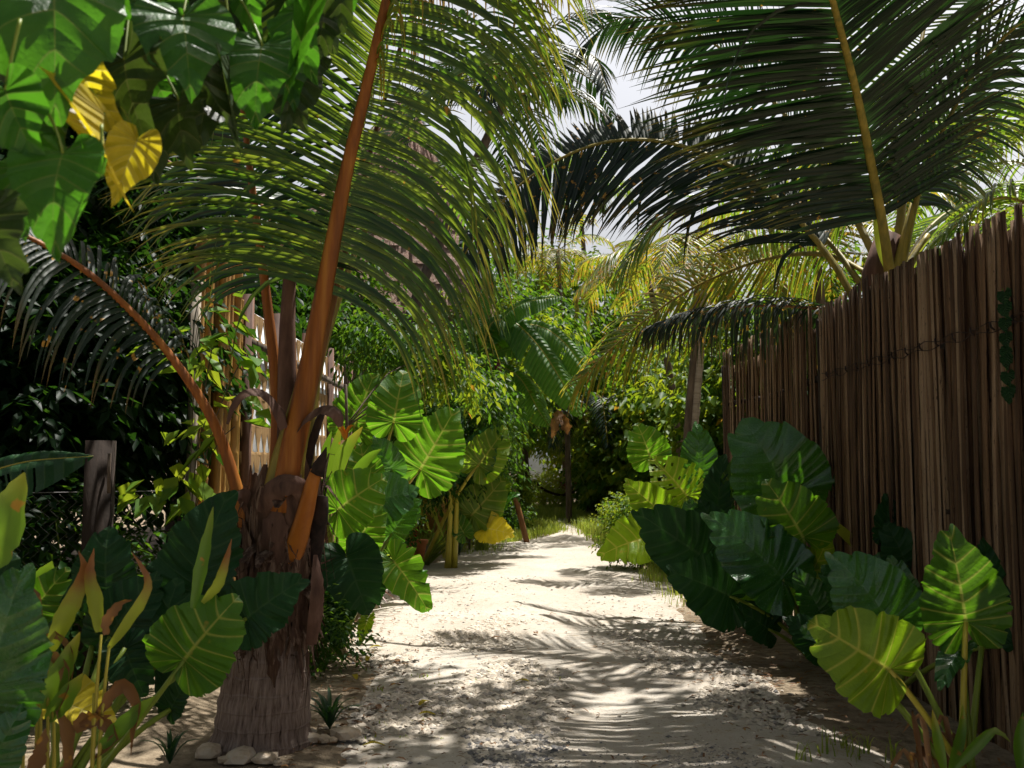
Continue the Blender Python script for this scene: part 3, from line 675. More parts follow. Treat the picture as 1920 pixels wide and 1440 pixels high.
frond(lp, [P(462, 985, D - .1), P(448, 930, D - .12), P(400, 790, D - .2), P(310, 655, D - .35), P(205, 545, D - .5), P(115, 478, D - .65), P(10, 430, D - .8), P(-130, 420, D - 1)], (.5, .9, 0), L=.72, n=44, droop=2.2, w=.028, mat='frond_shade', rib='rib_orange', r=(.05, .012), a=(78, 45), start=.42, lift=-.05, seg=7)
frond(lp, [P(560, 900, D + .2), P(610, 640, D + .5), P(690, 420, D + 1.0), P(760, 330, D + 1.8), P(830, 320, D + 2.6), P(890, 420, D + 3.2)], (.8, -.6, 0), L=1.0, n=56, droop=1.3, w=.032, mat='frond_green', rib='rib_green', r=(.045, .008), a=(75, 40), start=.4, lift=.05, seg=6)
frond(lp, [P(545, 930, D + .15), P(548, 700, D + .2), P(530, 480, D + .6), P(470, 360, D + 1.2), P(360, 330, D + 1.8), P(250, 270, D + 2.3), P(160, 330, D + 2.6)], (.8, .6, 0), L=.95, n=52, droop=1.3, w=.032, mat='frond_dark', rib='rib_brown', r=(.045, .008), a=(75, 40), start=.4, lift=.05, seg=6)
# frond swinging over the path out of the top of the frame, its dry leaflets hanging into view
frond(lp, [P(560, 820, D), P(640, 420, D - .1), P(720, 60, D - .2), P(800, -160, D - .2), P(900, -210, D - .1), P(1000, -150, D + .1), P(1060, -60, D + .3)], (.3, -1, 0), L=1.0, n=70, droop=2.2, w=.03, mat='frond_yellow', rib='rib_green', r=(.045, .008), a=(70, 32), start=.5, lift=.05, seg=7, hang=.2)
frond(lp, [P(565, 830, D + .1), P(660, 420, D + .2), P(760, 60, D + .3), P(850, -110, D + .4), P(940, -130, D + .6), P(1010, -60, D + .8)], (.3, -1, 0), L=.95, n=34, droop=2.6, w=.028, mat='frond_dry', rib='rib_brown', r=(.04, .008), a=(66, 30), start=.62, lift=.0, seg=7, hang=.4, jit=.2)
# curled dry sheaths
for pts, w_, n_ in (([P(540, 800, D - .22), P(520, 755, D - .26), P(490, 730, D - .3), P(455, 732, D - .33), P(432, 760, D - .33), P(424, 795, D - .31)], .125, (0, -.4, 1)),
                    ([P(560, 800, D - .2), P(580, 775, D - .26), P(608, 760, D - .3), P(632, 772, D - .32), P(640, 800, D - .3)], .13, (0, -.5, 1)),
                    ([P(500, 990, D - .2), P(505, 930, D - .28), P(530, 905, D - .32), P(560, 915, D - .32), P(575, 960, D - .26)], .14, (0, -1, .4)),
                    ([P(470, 1010, D - .1), P(462, 950, D - .16), P(452, 925, D - .2), P(440, 935, D - .22)], .1, (0, -1, .3)),
                    ([P(560, 1030, D - .2), P(555, 960, D - .27), P(562, 900, D - .29)], .13, (0, -1, .1)),
                    ([P(585, 1210, D - .18), P(596, 1120, D - .24), P(592, 1040, D - .2)], .08, (.4, -1, 0)),
                    ([P(520, 1060, D - .22), P(512, 1000, D - .26), P(520, 955, D - .25)], .16, (0, -1, 0))):
    mb = MB(); ribbon(mb, pts, w_, n=n_, prof=[(0, .8), (.3, 1), (.75, .85), (1, .25)], seg=18, fold=-.22, ruf=.12); mb.build('dried_sheath', M['sheath'], lp)
# cut frond stubs
mb = MB(); mb.tube(spline([P(538, 1070, D - .12), P(566, 985, D - .25), P(586, 905, D - .33), P(594, 882, D - .35)], 9), [.062, .06, .057, .054, .05, .046, .04, .036, .032], 10, flat=.6, rnd=.05)
st = mb.build('cut_frond_stub', M['rust_stub'], lp); st['label'] = 'orange frond stub with dark cut end'
mb = MB(); mb.tube(spline([P(592, 888, D - .35), P(604, 862, D - .37), P(612, 838, D - .39)], 5), [.036, .034, .026, .014, .002], 9, flat=.6, rnd=.15); mb.build('cut_end', M['charred'], st)
mb = MB(); mb.tube(spline([P(584, 1060, D - .1), P(598, 985, D - .16), P(604, 930, D - .18)], 7), [.05, .05, .045, .045, .042, .04, .03], 9, flat=.6, rnd=.1); mb.build('cut_frond_stub', M['charred'], lp)
mb = MB(); mb.tube(spline([P(566, 900, D + .02), P(588, 820, D - .04), P(606, 770, D - .08)], 7), [.03, .03, .028, .026, .024, .022, .018], 8, rnd=.1); mb.build('dead_stem', M['charred'], lp)
# ================================================================== HEART-LEAVED TREE, TOP LEFT FOREGROUND
ht = thing('heart_leaf_tree', V((-2.6, 2.3, 0)), 'tree of large drooping heart-shaped leaves, some yellow, hanging into the top left corner', 'tree')
mb = MB(); limb(mb, [V((-2.6, 2.3, -.1)), V((-2.5, 2.25, 1.6)), V((-2.3, 2.3, 3.4))], .13, .07, 10)
for e in ((-1.0, 2.6, 2.75), (-.6, 2.9, 2.85), (-1.3, 2.1, 2.45), (-.2, 3.1, 3.1)):
    limb(mb, [V((-2.3, 2.3, 3.3)), V((-1.7, 2.35, 3.35)), V(e)], .04, .008, 6)
mb.build('trunk', M['bark'], ht)
HL = [  # junction, depth, tip, depth, width, mesh kind, material
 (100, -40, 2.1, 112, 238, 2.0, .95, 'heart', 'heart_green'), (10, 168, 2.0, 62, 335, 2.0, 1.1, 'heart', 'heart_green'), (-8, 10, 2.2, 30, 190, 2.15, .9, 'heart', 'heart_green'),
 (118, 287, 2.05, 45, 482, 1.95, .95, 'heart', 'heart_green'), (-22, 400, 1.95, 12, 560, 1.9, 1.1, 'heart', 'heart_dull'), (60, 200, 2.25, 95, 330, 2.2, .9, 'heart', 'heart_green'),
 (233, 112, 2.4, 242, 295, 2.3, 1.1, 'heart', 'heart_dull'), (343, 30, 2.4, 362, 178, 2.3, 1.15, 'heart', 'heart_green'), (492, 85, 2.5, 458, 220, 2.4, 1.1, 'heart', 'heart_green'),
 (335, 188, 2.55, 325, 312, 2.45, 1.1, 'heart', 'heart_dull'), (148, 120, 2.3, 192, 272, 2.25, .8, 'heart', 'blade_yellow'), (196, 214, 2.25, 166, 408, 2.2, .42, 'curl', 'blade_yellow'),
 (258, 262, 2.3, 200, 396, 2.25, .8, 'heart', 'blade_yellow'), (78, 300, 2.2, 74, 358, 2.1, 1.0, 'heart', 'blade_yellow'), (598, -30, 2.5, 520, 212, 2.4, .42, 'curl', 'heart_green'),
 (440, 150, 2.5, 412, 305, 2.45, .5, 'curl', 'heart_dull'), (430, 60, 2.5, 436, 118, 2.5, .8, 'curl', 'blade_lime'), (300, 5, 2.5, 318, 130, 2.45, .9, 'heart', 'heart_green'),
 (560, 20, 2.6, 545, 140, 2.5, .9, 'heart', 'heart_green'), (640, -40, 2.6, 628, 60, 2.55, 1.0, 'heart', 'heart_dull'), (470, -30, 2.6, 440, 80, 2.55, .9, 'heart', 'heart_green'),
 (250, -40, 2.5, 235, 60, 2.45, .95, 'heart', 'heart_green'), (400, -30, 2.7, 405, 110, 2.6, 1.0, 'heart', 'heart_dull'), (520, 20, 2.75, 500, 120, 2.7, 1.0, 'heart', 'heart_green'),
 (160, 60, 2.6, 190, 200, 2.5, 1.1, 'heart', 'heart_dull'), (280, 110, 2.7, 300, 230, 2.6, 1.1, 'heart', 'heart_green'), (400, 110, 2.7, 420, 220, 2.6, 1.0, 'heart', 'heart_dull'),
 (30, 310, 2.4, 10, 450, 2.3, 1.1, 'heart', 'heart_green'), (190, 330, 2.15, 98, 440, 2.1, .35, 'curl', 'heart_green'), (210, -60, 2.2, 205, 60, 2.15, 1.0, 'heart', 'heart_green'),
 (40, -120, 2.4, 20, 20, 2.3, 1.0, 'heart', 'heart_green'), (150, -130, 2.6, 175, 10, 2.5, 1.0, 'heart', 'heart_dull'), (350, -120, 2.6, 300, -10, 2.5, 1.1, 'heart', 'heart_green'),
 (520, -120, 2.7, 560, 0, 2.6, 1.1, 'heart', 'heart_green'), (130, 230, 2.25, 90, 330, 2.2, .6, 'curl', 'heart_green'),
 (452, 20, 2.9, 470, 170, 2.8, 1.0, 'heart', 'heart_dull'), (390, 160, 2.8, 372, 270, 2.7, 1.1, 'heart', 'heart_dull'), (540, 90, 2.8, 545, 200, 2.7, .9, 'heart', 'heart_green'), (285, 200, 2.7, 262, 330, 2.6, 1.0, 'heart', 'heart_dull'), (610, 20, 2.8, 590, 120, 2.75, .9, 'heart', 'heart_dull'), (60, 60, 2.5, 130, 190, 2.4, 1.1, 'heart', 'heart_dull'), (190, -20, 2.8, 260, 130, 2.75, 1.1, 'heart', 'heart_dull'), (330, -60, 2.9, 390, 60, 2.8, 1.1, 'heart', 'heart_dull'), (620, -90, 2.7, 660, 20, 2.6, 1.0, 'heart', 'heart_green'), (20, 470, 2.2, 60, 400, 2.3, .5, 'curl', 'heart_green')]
for i in range(48):
    x, y = R.uniform(-20, 640), R.uniform(-110, 170); y = min(y, 300 - x * .3); d = R.uniform(2.7, 3.2)
    HL.append((x, y, d, x + R.uniform(-35, 35), y + R.uniform(85, 135), d - .05, R.uniform(.8, 1.1), 'heart' if i % 4 else 'curl', R.choice(['heart_dull', 'heart_dull', 'heart_green'])))
for i, (jx, jy, jd, tx, ty, td, wd, kd, mt) in enumerate(HL):
    J, T = P(jx, jy, jd), P(jx + (tx - jx) * .86, jy + (ty - jy) * .86, td); n = V((R.uniform(-.55, .45), -.8, R.uniform(.1, .7))); wd *= 1.12
    lf = put_blade(ht, J, T, n, wd, kd, i % 5, mt, 'leaf')
    a = J + V((R.uniform(-.12, .02), R.uniform(.0, .12), R.uniform(.10, .2)))
    stalk(ht, a, J, .004, .003, .1, 'stalk', name='leaf_stalk')
bl = [(-2.9, 2.9, 3.6, .9, .9, .7), (-2.4, 1.0, 3.5, .9, 1.0, .6), (-3.4, 2.0, 3.4, .9, 1, .7), (-2.6, 3.6, 4.0, 1.1, .9, .6)]
mb = MB(); crown_into(mb, bl, 1500, .24, .19, .8, 4); mb.build('crown', M['heart_green'], ht)  # crown mass out of view, added to shade the left side
# ================================================================== RIGHT BAMBOO FENCE
XF = 2.66
ff = thing('bamboo_fence', V((XF, 7, 0)), 'tall weathered brown split-bamboo fence along the right of the path', 'fence')
def slat_panel(y0, y1, z1, dx=0, dens=.052):
    mb = MB(); y = y0
    while y < y1:
        wd = R.uniform(.032, .062); h = z1 + R.gauss(0, .005) + .05 * noise.noise(V((y * 1.3, 5, 0))) - (R.uniform(.03, .1) if R.random() < .03 else 0)
        tl = R.gauss(0, .008); off = R.uniform(-.014, .014); rv = R.random(); b = len(mb.v); seg = 14; bx = XF + dx + off; bow = R.gauss(0, .012)
        nodes = R.uniform(.2, .45); ph = R.uniform(0, .4)
        for i in range(seg + 1):
            z = h * i / seg - .03; nd = math.exp(-(((z + ph) % nodes - nodes / 2) / .03) ** 2) * .006
            for k_ in range(5):
                a = PI * k_ / 4
                mb.add((bx - math.sin(a) * (wd * .10 + nd) - bow * math.sin(z), y + wd * .5 - math.cos(a) * (wd * .5 + nd) + tl * z + bow * math.sin(z * 1.7), z), (z / 3, rv))
        for i in range(seg):
            for k_ in range(4): q = b + i * 5 + k_; mb.face(q, q + 1, q + 6, q + 5)
            q = b + i * 5; mb.face(q + 4, q, q + 5, q + 9)
        q = b + seg * 5; mb.face(q, q + 1, q + 2, q + 3, q + 4)
        y += wd * R.uniform(.78, .95)
    mb.build('slat_panel', M['slat'], ff)
slat_panel(1.6, 8.42, 2.86, .022); slat_panel(1.6, 8.42, 2.82, .045); slat_panel(8.62, 12.35, 2.8, .1); slat_panel(1.6, 8.42, 2.92); slat_panel(8.62, 10.30, 2.97, .0); slat_panel(10.42, 12.35, 2.99, .012); slat_panel(1.6, 8.42, 2.80, .068)
for y in (8.52, 10.36, 12.42):
    mb = MB(); limb(mb, [V((XF + .06, y, -.1)), V((XF + .06, y, 1.4)), V((XF + .05, y + .01, 2.8))], .06, .05, 9); mb.build('post', M['bark_dark'], ff)
for z in (2.27, 1.25, .45):
    mb = MB(); pts = [V((XF + .045 + .01 * math.sin(y * 9), y, z + .02 * math.sin(y * 1.7))) for y in np.arange(1.6, 12.4, .3)]; mb.tube(pts, .03, 6); mb.build('rail', M['bark_dark'], ff)
mb = MB()
for zz in (2.25, 2.29):
    mb.tube([V((XF - .034 + .006 * math.sin(i * 1.3), 1.6 + i * .06, zz + .012 * math.sin(i * .9 + zz * 50))) for i in range(113)], .003, 5)
for i in range(28):
    y = 1.8 + i * .235; mb.tube([V((XF - .036, y - .02, 2.25)), V((XF - .045, y, 2.27)), V((XF - .036, y + .025, 2.3))], .006, 5)
mb.build('tie_wire', M['charred'], ff)
vn = thing('hanging_vine', P(1850, 545, 5.12), 'thin vine with a few dark leaves hanging down the bamboo fence', 'vine')
mb = MB(); vp = [V((XF - .07, P(1850, 0, 5.12).y + R.uniform(-.03, .03), P(1850, y, 5.12).z)) for y in (540, 580, 620, 660, 700, 740)]; mb.tube(spline(vp, 14), .003, 5); mb.build('stem', M['stalk'], vn)
for (x, y) in ((1850, 548), (1846, 572), (1852, 600), (1838, 628), (1850, 668), (1843, 655), (1845, 700), (1858, 728), (1846, 732)):
    q = P(x, y, 5.1); q.x = XF - .075; tt = q + V((-.02, R.uniform(-.03, .03), -.075)); put_blade(vn, q, tt, (-1, -.5, .4), 1.3, 'heart', 1, 'blade_dark')
# ================================================================== RIGHT COCONUT PALM behind the fence
RP = V((3.05, 8.1, 0)); rp = thing('coconut_palm', RP, 'tall coconut palm behind the bamboo fence, dark fronds arching over the path', 'palm')
mb = MB(); limb(mb, [V((3.3, 8.6, -.1)), V((3.22, 8.4, 1.5)), V((3.05, 8.12, 3.1)), P(1668, 440, 8.1)], .17, .11, 12); mb.build('trunk', M['sheath'], rp)
frond(rp, [P(1620, 540, 8.8), P(1540, 440, 9.4), P(1440, 380, 10), P(1330, 370, 10.6), P(1230, 420, 11), P(1170, 500, 11.3)], (.3, -1, -.2), L=1.15, n=74, droop=1.1, w=.036, mat='frond_green', rib='rib_green', r=(.04, .008), a=(72, 40), start=.15, lift=0, seg=6)
c0 = [P(1668, 520, 8.05), P(1650, 430, 7.95)]
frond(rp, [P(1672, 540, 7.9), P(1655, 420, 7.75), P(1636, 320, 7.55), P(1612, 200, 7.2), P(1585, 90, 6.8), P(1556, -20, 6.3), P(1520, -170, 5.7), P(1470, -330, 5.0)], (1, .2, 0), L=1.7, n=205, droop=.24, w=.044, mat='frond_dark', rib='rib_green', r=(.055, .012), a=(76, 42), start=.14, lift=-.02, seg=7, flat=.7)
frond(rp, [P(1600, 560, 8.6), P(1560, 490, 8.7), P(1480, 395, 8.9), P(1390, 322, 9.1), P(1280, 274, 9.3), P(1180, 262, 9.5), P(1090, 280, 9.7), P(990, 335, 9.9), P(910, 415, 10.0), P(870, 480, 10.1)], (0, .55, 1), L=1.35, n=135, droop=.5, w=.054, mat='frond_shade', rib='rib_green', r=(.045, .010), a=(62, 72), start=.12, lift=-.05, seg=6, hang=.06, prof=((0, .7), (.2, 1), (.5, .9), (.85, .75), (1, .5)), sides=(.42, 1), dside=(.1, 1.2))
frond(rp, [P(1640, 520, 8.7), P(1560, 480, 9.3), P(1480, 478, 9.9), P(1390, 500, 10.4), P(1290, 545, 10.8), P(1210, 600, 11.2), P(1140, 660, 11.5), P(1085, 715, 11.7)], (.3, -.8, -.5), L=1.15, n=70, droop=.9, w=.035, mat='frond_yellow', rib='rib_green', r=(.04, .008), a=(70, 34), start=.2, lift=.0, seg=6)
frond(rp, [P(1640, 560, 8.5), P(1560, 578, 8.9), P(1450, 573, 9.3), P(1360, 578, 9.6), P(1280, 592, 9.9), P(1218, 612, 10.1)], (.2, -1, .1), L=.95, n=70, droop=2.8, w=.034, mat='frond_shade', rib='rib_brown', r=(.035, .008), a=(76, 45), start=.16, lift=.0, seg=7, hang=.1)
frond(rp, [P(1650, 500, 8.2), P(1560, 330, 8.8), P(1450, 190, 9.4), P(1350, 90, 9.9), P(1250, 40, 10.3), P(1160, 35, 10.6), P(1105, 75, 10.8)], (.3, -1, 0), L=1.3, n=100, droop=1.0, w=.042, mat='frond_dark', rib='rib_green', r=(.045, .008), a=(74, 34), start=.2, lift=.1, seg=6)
frond(rp, [P(1690, 500, 8.0), P(1725, 350, 7.9), P(1775, 230, 7.8), P(1840, 120, 7.6), P(1920, 40, 7.4), P(2030, 10, 7.2)], (.8, .6, 0), L=1.2, n=64, droop=.9, w=.038, mat='frond_dark', rib='rib_green', r=(.05, .009), a=(76, 38), start=.2, lift=.05, seg=6)
frond(rp, [P(1680, 500, 8.2), P(1700, 300, 8.5), P(1720, 130, 8.9), P(1745, 0, 9.3), P(1790, -110, 9.8)], (1, 0, 0), L=1.3, n=66, droop=.6, w=.038, mat='frond_green', rib='rib_green', r=(.05, .009), a=(78, 40), start=.2, lift=-.05, seg=6)
frond(rp, [P(1685, 520, 8.3), P(1740, 430, 8.8), P(1800, 390, 9.3), P(1870, 400, 9.8), P(1950, 470, 10.2)], (.3, -1, 0), L=1.1, n=54, droop=1.4, w=.036, mat='frond_green', rib='rib_green', r=(.04, .008), a=(74, 38), start=.15, lift=.1, seg=6)
mb = MB(); ribbon(mb, [P(1660, 500, 7.9), P(1648, 440, 7.85), P(1638, 395, 7.8)], .13, n=(0, -1, .1), seg=8); mb.build('leaf_sheath', M['strap_lime'], rp)
for pts in ([P(1680, 520, 8), P(1700, 430, 8), P(1712, 380, 8.1)], [P(1690, 520, 8.1), P(1740, 440, 8.2)]):
    mb = MB(); mb.tube(spline(pts, 8), [.05 - .004 * i for i in range(8)], 8); mb.build('frond_base', M['rib_green'], rp)
rp2 = thing('coconut_palm', V((4.6, 7.6, 0)), 'second palm farther right behind the fence, one pale frond drooping at the frame edge', 'palm')
mb = MB(); limb(mb, [V((4.7, 7.6, -.1)), V((4.65, 7.6, 1.8)), V((4.6, 7.6, 3.2))], .15, .11, 10); mb.build('trunk', M['bark'], rp2)
o = V((4.6, 7.6, 3.2))
for e1, e2, e3 in ((V((-.6, .1, .45)), V((-1.05, .1, .25)), V((-1.35, .1, -.2))), (V((.6, .4, .9)), V((1.4, .8, 1.1)), V((2.1, 1, .6))), (V((-.2, -.7, .9)), V((-.5, -1.5, 1.2)), V((-.8, -2.2, .9))), (V((.2, .9, .8)), V((.3, 1.8, .9)), V((.3, 2.6, .4))), (V((.8, -.5, .6)), V((1.6, -1, .5)), V((2.2, -1.4, -.1)))):
    frond(rp2, [o, o + e1, o + e2, o + e3], (e1.y, -e1.x, 0), L=.9, n=48, droop=1.5, w=.036, mat='frond_green', rib='rib_green', r=(.04, .008), a=(74, 38), start=.15, lift=.1, seg=5)
# ================================================================== ELEPHANT-EAR PLANTS
up_ = (-.35, -.65, .65); bk = (.05, -1, -.12)
# right, in front of the fence
A = G(1500, 1240) + V((.15, .1, 0))
e = thing('elephant_ear_plant', A, 'elephant-ear plant with one huge glossy leaf against the bamboo fence', 'plant', 'elephant-ear plants beside the fence')
def L(pl, a, *args, **k): plant_leaf(pl, a + V((R.uniform(-.06, .06), R.uniform(-.06, .06), 0)), *args, **k)
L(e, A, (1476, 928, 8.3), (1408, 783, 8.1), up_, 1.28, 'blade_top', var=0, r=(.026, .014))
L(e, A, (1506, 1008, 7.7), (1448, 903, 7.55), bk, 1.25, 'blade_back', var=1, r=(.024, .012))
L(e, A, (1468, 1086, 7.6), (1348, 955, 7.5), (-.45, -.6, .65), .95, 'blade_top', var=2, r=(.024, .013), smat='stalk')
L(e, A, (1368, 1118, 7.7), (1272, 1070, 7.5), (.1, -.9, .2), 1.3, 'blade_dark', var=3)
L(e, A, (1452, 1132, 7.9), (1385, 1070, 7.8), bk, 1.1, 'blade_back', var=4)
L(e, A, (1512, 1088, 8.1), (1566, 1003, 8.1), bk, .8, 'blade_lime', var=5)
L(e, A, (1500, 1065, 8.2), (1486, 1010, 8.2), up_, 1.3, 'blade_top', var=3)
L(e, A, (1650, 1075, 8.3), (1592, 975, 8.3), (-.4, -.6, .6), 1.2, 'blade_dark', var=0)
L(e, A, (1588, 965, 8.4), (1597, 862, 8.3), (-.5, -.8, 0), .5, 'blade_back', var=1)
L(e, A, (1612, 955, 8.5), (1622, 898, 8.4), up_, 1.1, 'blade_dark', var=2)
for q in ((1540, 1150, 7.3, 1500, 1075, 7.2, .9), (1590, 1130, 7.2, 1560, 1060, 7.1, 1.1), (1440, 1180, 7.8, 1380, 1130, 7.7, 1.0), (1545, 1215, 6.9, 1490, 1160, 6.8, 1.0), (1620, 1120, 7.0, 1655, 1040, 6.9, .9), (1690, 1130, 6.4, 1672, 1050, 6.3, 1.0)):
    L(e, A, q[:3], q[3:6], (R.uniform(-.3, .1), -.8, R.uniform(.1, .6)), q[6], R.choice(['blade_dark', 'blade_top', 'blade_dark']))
mb = MB(); ribbon(mb, [P(1632, 1050, 7.9), P(1590, 1010, 7.8), P(1536, 960, 7.7)], .11, n=(.3, -1, .2), seg=10); mb.build('rolled_leaf', M['strap_lime'], e)
A = G(1395, 1165) + V((.15, .3, 0))
e = thing('elephant_ear_plant', A, 'elephant-ear plant with hole-eaten and yellow-green leaves, left end of the right-hand clump', 'plant', 'elephant-ear plants beside the fence')
L(e, A, (1219, 858, 10.6), (1199, 792, 10.5), (.1, -1, -.1), 1.35, 'blade_back', var=1)
L(e, A, (1288, 930, 10.0), (1226, 852, 10.0), (.1, -1, .1), 1.2, 'blade_lime', kind='holey', var=0)
L(e, A, (1311, 890, 10.4), (1310, 793, 10.3), (-.1, -.9, .5), .85, 'blade_top', var=2)
L(e, A, (1242, 962, 9.9), (1177, 906, 9.8), bk, .95, 'blade_lime', var=3)
L(e, A, (1374, 955, 9.6), (1352, 845, 9.5), (-1, -.4, .1), .45, 'blade_back', var=4)
L(e, A, (1345, 960, 9.6), (1352, 850, 9.6), (-.3, -.8, .1), .7, 'blade_dark', var=5)
L(e, A, (1322, 1046, 9.0), (1203, 968, 8.8), bk, 1.0, 'blade_dark', var=2)
L(e, A, (1350, 1010, 9.2), (1318, 938, 9.1), bk, 1.0, 'blade_dark', var=4)
L(e, A, (1216, 1008, 10.0), (1128, 1024, 9.8), (-.1, -.9, .5), 1.25, 'blade_lime', kind='torn', var=1)
L(e, A, (1300, 985, 9.6), (1290, 940, 9.5), up_, 1.2, 'blade_top', var=0)
L(e, A, (1240, 1045, 9.4), (1262, 1005, 9.3), bk, 1.4, 'blade_lime', kind='torn', var=2)
A = V((2.08, 4.62, 0))
e = thing('elephant_ear_plant', A, 'elephant-ear plant at the bottom right corner with a bright lime leaf on a long stalk', 'plant', 'elephant-ear plants beside the fence')
L(e, A, (1668, 1256, 4.45), (1540, 1172, 4.35), (.12, -1, -.02), 1.25, 'blade_lime', var=1, r=(.022, .012), smat='stalk_y', arch=.06)
L(e, A, (1670, 1168, 5.0), (1582, 1036, 4.95), up_, 1.15, 'blade_top', var=2, r=(.022, .012), arch=.04)
L(e, A, (1811, 1166, 4.7), (1788, 1004, 4.6), (-.25, -.9, .1), 1.05, 'blade_back', var=3, r=(.022, .012), smat='stalk_y', arch=.10)
L(e, A, (1562, 1196, 4.8), (1512, 1168, 4.75), up_, 1.3, 'blade_top', var=0)
L(e, A, (1802, 1218, 4.75), (1752, 1275, 4.65), (-.4, -.5, .8), .7, 'blade_top', var=4)
L(e, A, (1850, 1150, 4.9), (1868, 1010, 4.9), (.3, -.9, .2), .6, 'blade_dark', var=5)
mb = MB()
for q in ([P(1790, 1440, 4.5), P(1860, 1372, 4.45), P(1895, 1392, 4.4)], [P(1912, 1450, 4.3), P(1908, 1390, 4.3), P(1918, 1335, 4.3)], [P(1770, 1450, 4.5), P(1755, 1380, 4.5), P(1748, 1330, 4.5)], [P(1780, 1450, 4.5), P(1802, 1370, 4.6), P(1805, 1320, 4.6)]):
    ribbon(mb, q, .055, seg=9)
mb.build('young_leaf', M['strap_green'], e)
mb = MB()
for i in range(12):
    x = R.uniform(1690, 1800); b = P(x, R.uniform(1330, 1420), 4.7); ribbon(mb, [P(x + 20, 1450, 4.6), b, b + V((R.uniform(-.1, .02), 0, -R.uniform(.05, .2)))], .03, seg=7, ruf=.3)
mb.build('dead_leaf', M['strap_brown'], e)
# far right behind
for (x, y, d, lab) in ((1690, 1130, 6.9, 'small dark seedling leaf patch at the fence foot between two elephant-ear plants'),):
    A = V((2.5, 6.6, 0)); s_ = thing('elephant_ear_plant', A, 'small dark elephant-ear plant half hidden at the foot of the fence', 'plant', 'elephant-ear plants beside the fence')
    L(s_, A, (1700, 1060, 6.6), (1672, 985, 6.5), up_, 1.1, 'blade_dark', var=0); L(s_, A, (1660, 1000, 6.9), (1672, 925, 6.9), bk, .9, 'blade_dark', var=3); L(s_, A, (1905, 1210, 5.3), (1925, 1160, 5.3), up_, 1.2, 'blade_dark', var=2)
# left foreground clump
A = V((-1.95, 4.25, 0))
e = thing('elephant_ear_plant', A, 'elephant-ear plant in the left foreground with a yellow-veined leaf before the palm trunk', 'plant', 'elephant-ear plants left of the path')
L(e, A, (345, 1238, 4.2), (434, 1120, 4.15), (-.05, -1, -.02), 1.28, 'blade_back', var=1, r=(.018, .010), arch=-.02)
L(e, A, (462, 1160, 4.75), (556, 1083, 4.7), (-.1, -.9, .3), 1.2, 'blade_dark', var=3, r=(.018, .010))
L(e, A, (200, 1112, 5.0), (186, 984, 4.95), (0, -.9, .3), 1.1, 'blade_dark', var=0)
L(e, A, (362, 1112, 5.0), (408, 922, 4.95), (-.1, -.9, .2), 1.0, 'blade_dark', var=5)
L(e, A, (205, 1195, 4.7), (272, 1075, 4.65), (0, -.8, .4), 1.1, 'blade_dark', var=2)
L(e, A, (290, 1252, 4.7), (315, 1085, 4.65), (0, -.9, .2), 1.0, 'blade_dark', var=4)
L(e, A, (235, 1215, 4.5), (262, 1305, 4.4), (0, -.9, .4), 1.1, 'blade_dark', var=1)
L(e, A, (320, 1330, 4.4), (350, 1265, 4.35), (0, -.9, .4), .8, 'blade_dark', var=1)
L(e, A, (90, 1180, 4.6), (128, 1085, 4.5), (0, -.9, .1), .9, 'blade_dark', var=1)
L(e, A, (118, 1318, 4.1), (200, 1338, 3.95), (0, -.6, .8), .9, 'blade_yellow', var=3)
A = V((-2.1, 3.55, 0))
e = thing('elephant_ear_plant', A, 'elephant-ear plant cut off by the left frame edge, one broad bright green leaf', 'plant', 'elephant-ear plants left of the path')
L(e, A, (-30, 1320, 3.5), (26, 1078, 3.45), (.25, -.9, .2), .98, 'blade_top', var=3, r=(.018, .012))
L(e, A, (-60, 1200, 3.7), (0, 1050, 3.6), (.2, -.9, .2), 1.0, 'blade_dark', var=1)
L(e, A, (-20, 1440, 3.4), (30, 1330, 3.4), (.2, -.9, .3), 1.0, 'blade_top', var=2)
L(e, A, (60, 1150, 3.9), (112, 1068, 3.85), (.1, -.9, .2), .9, 'blade_back', var=4)
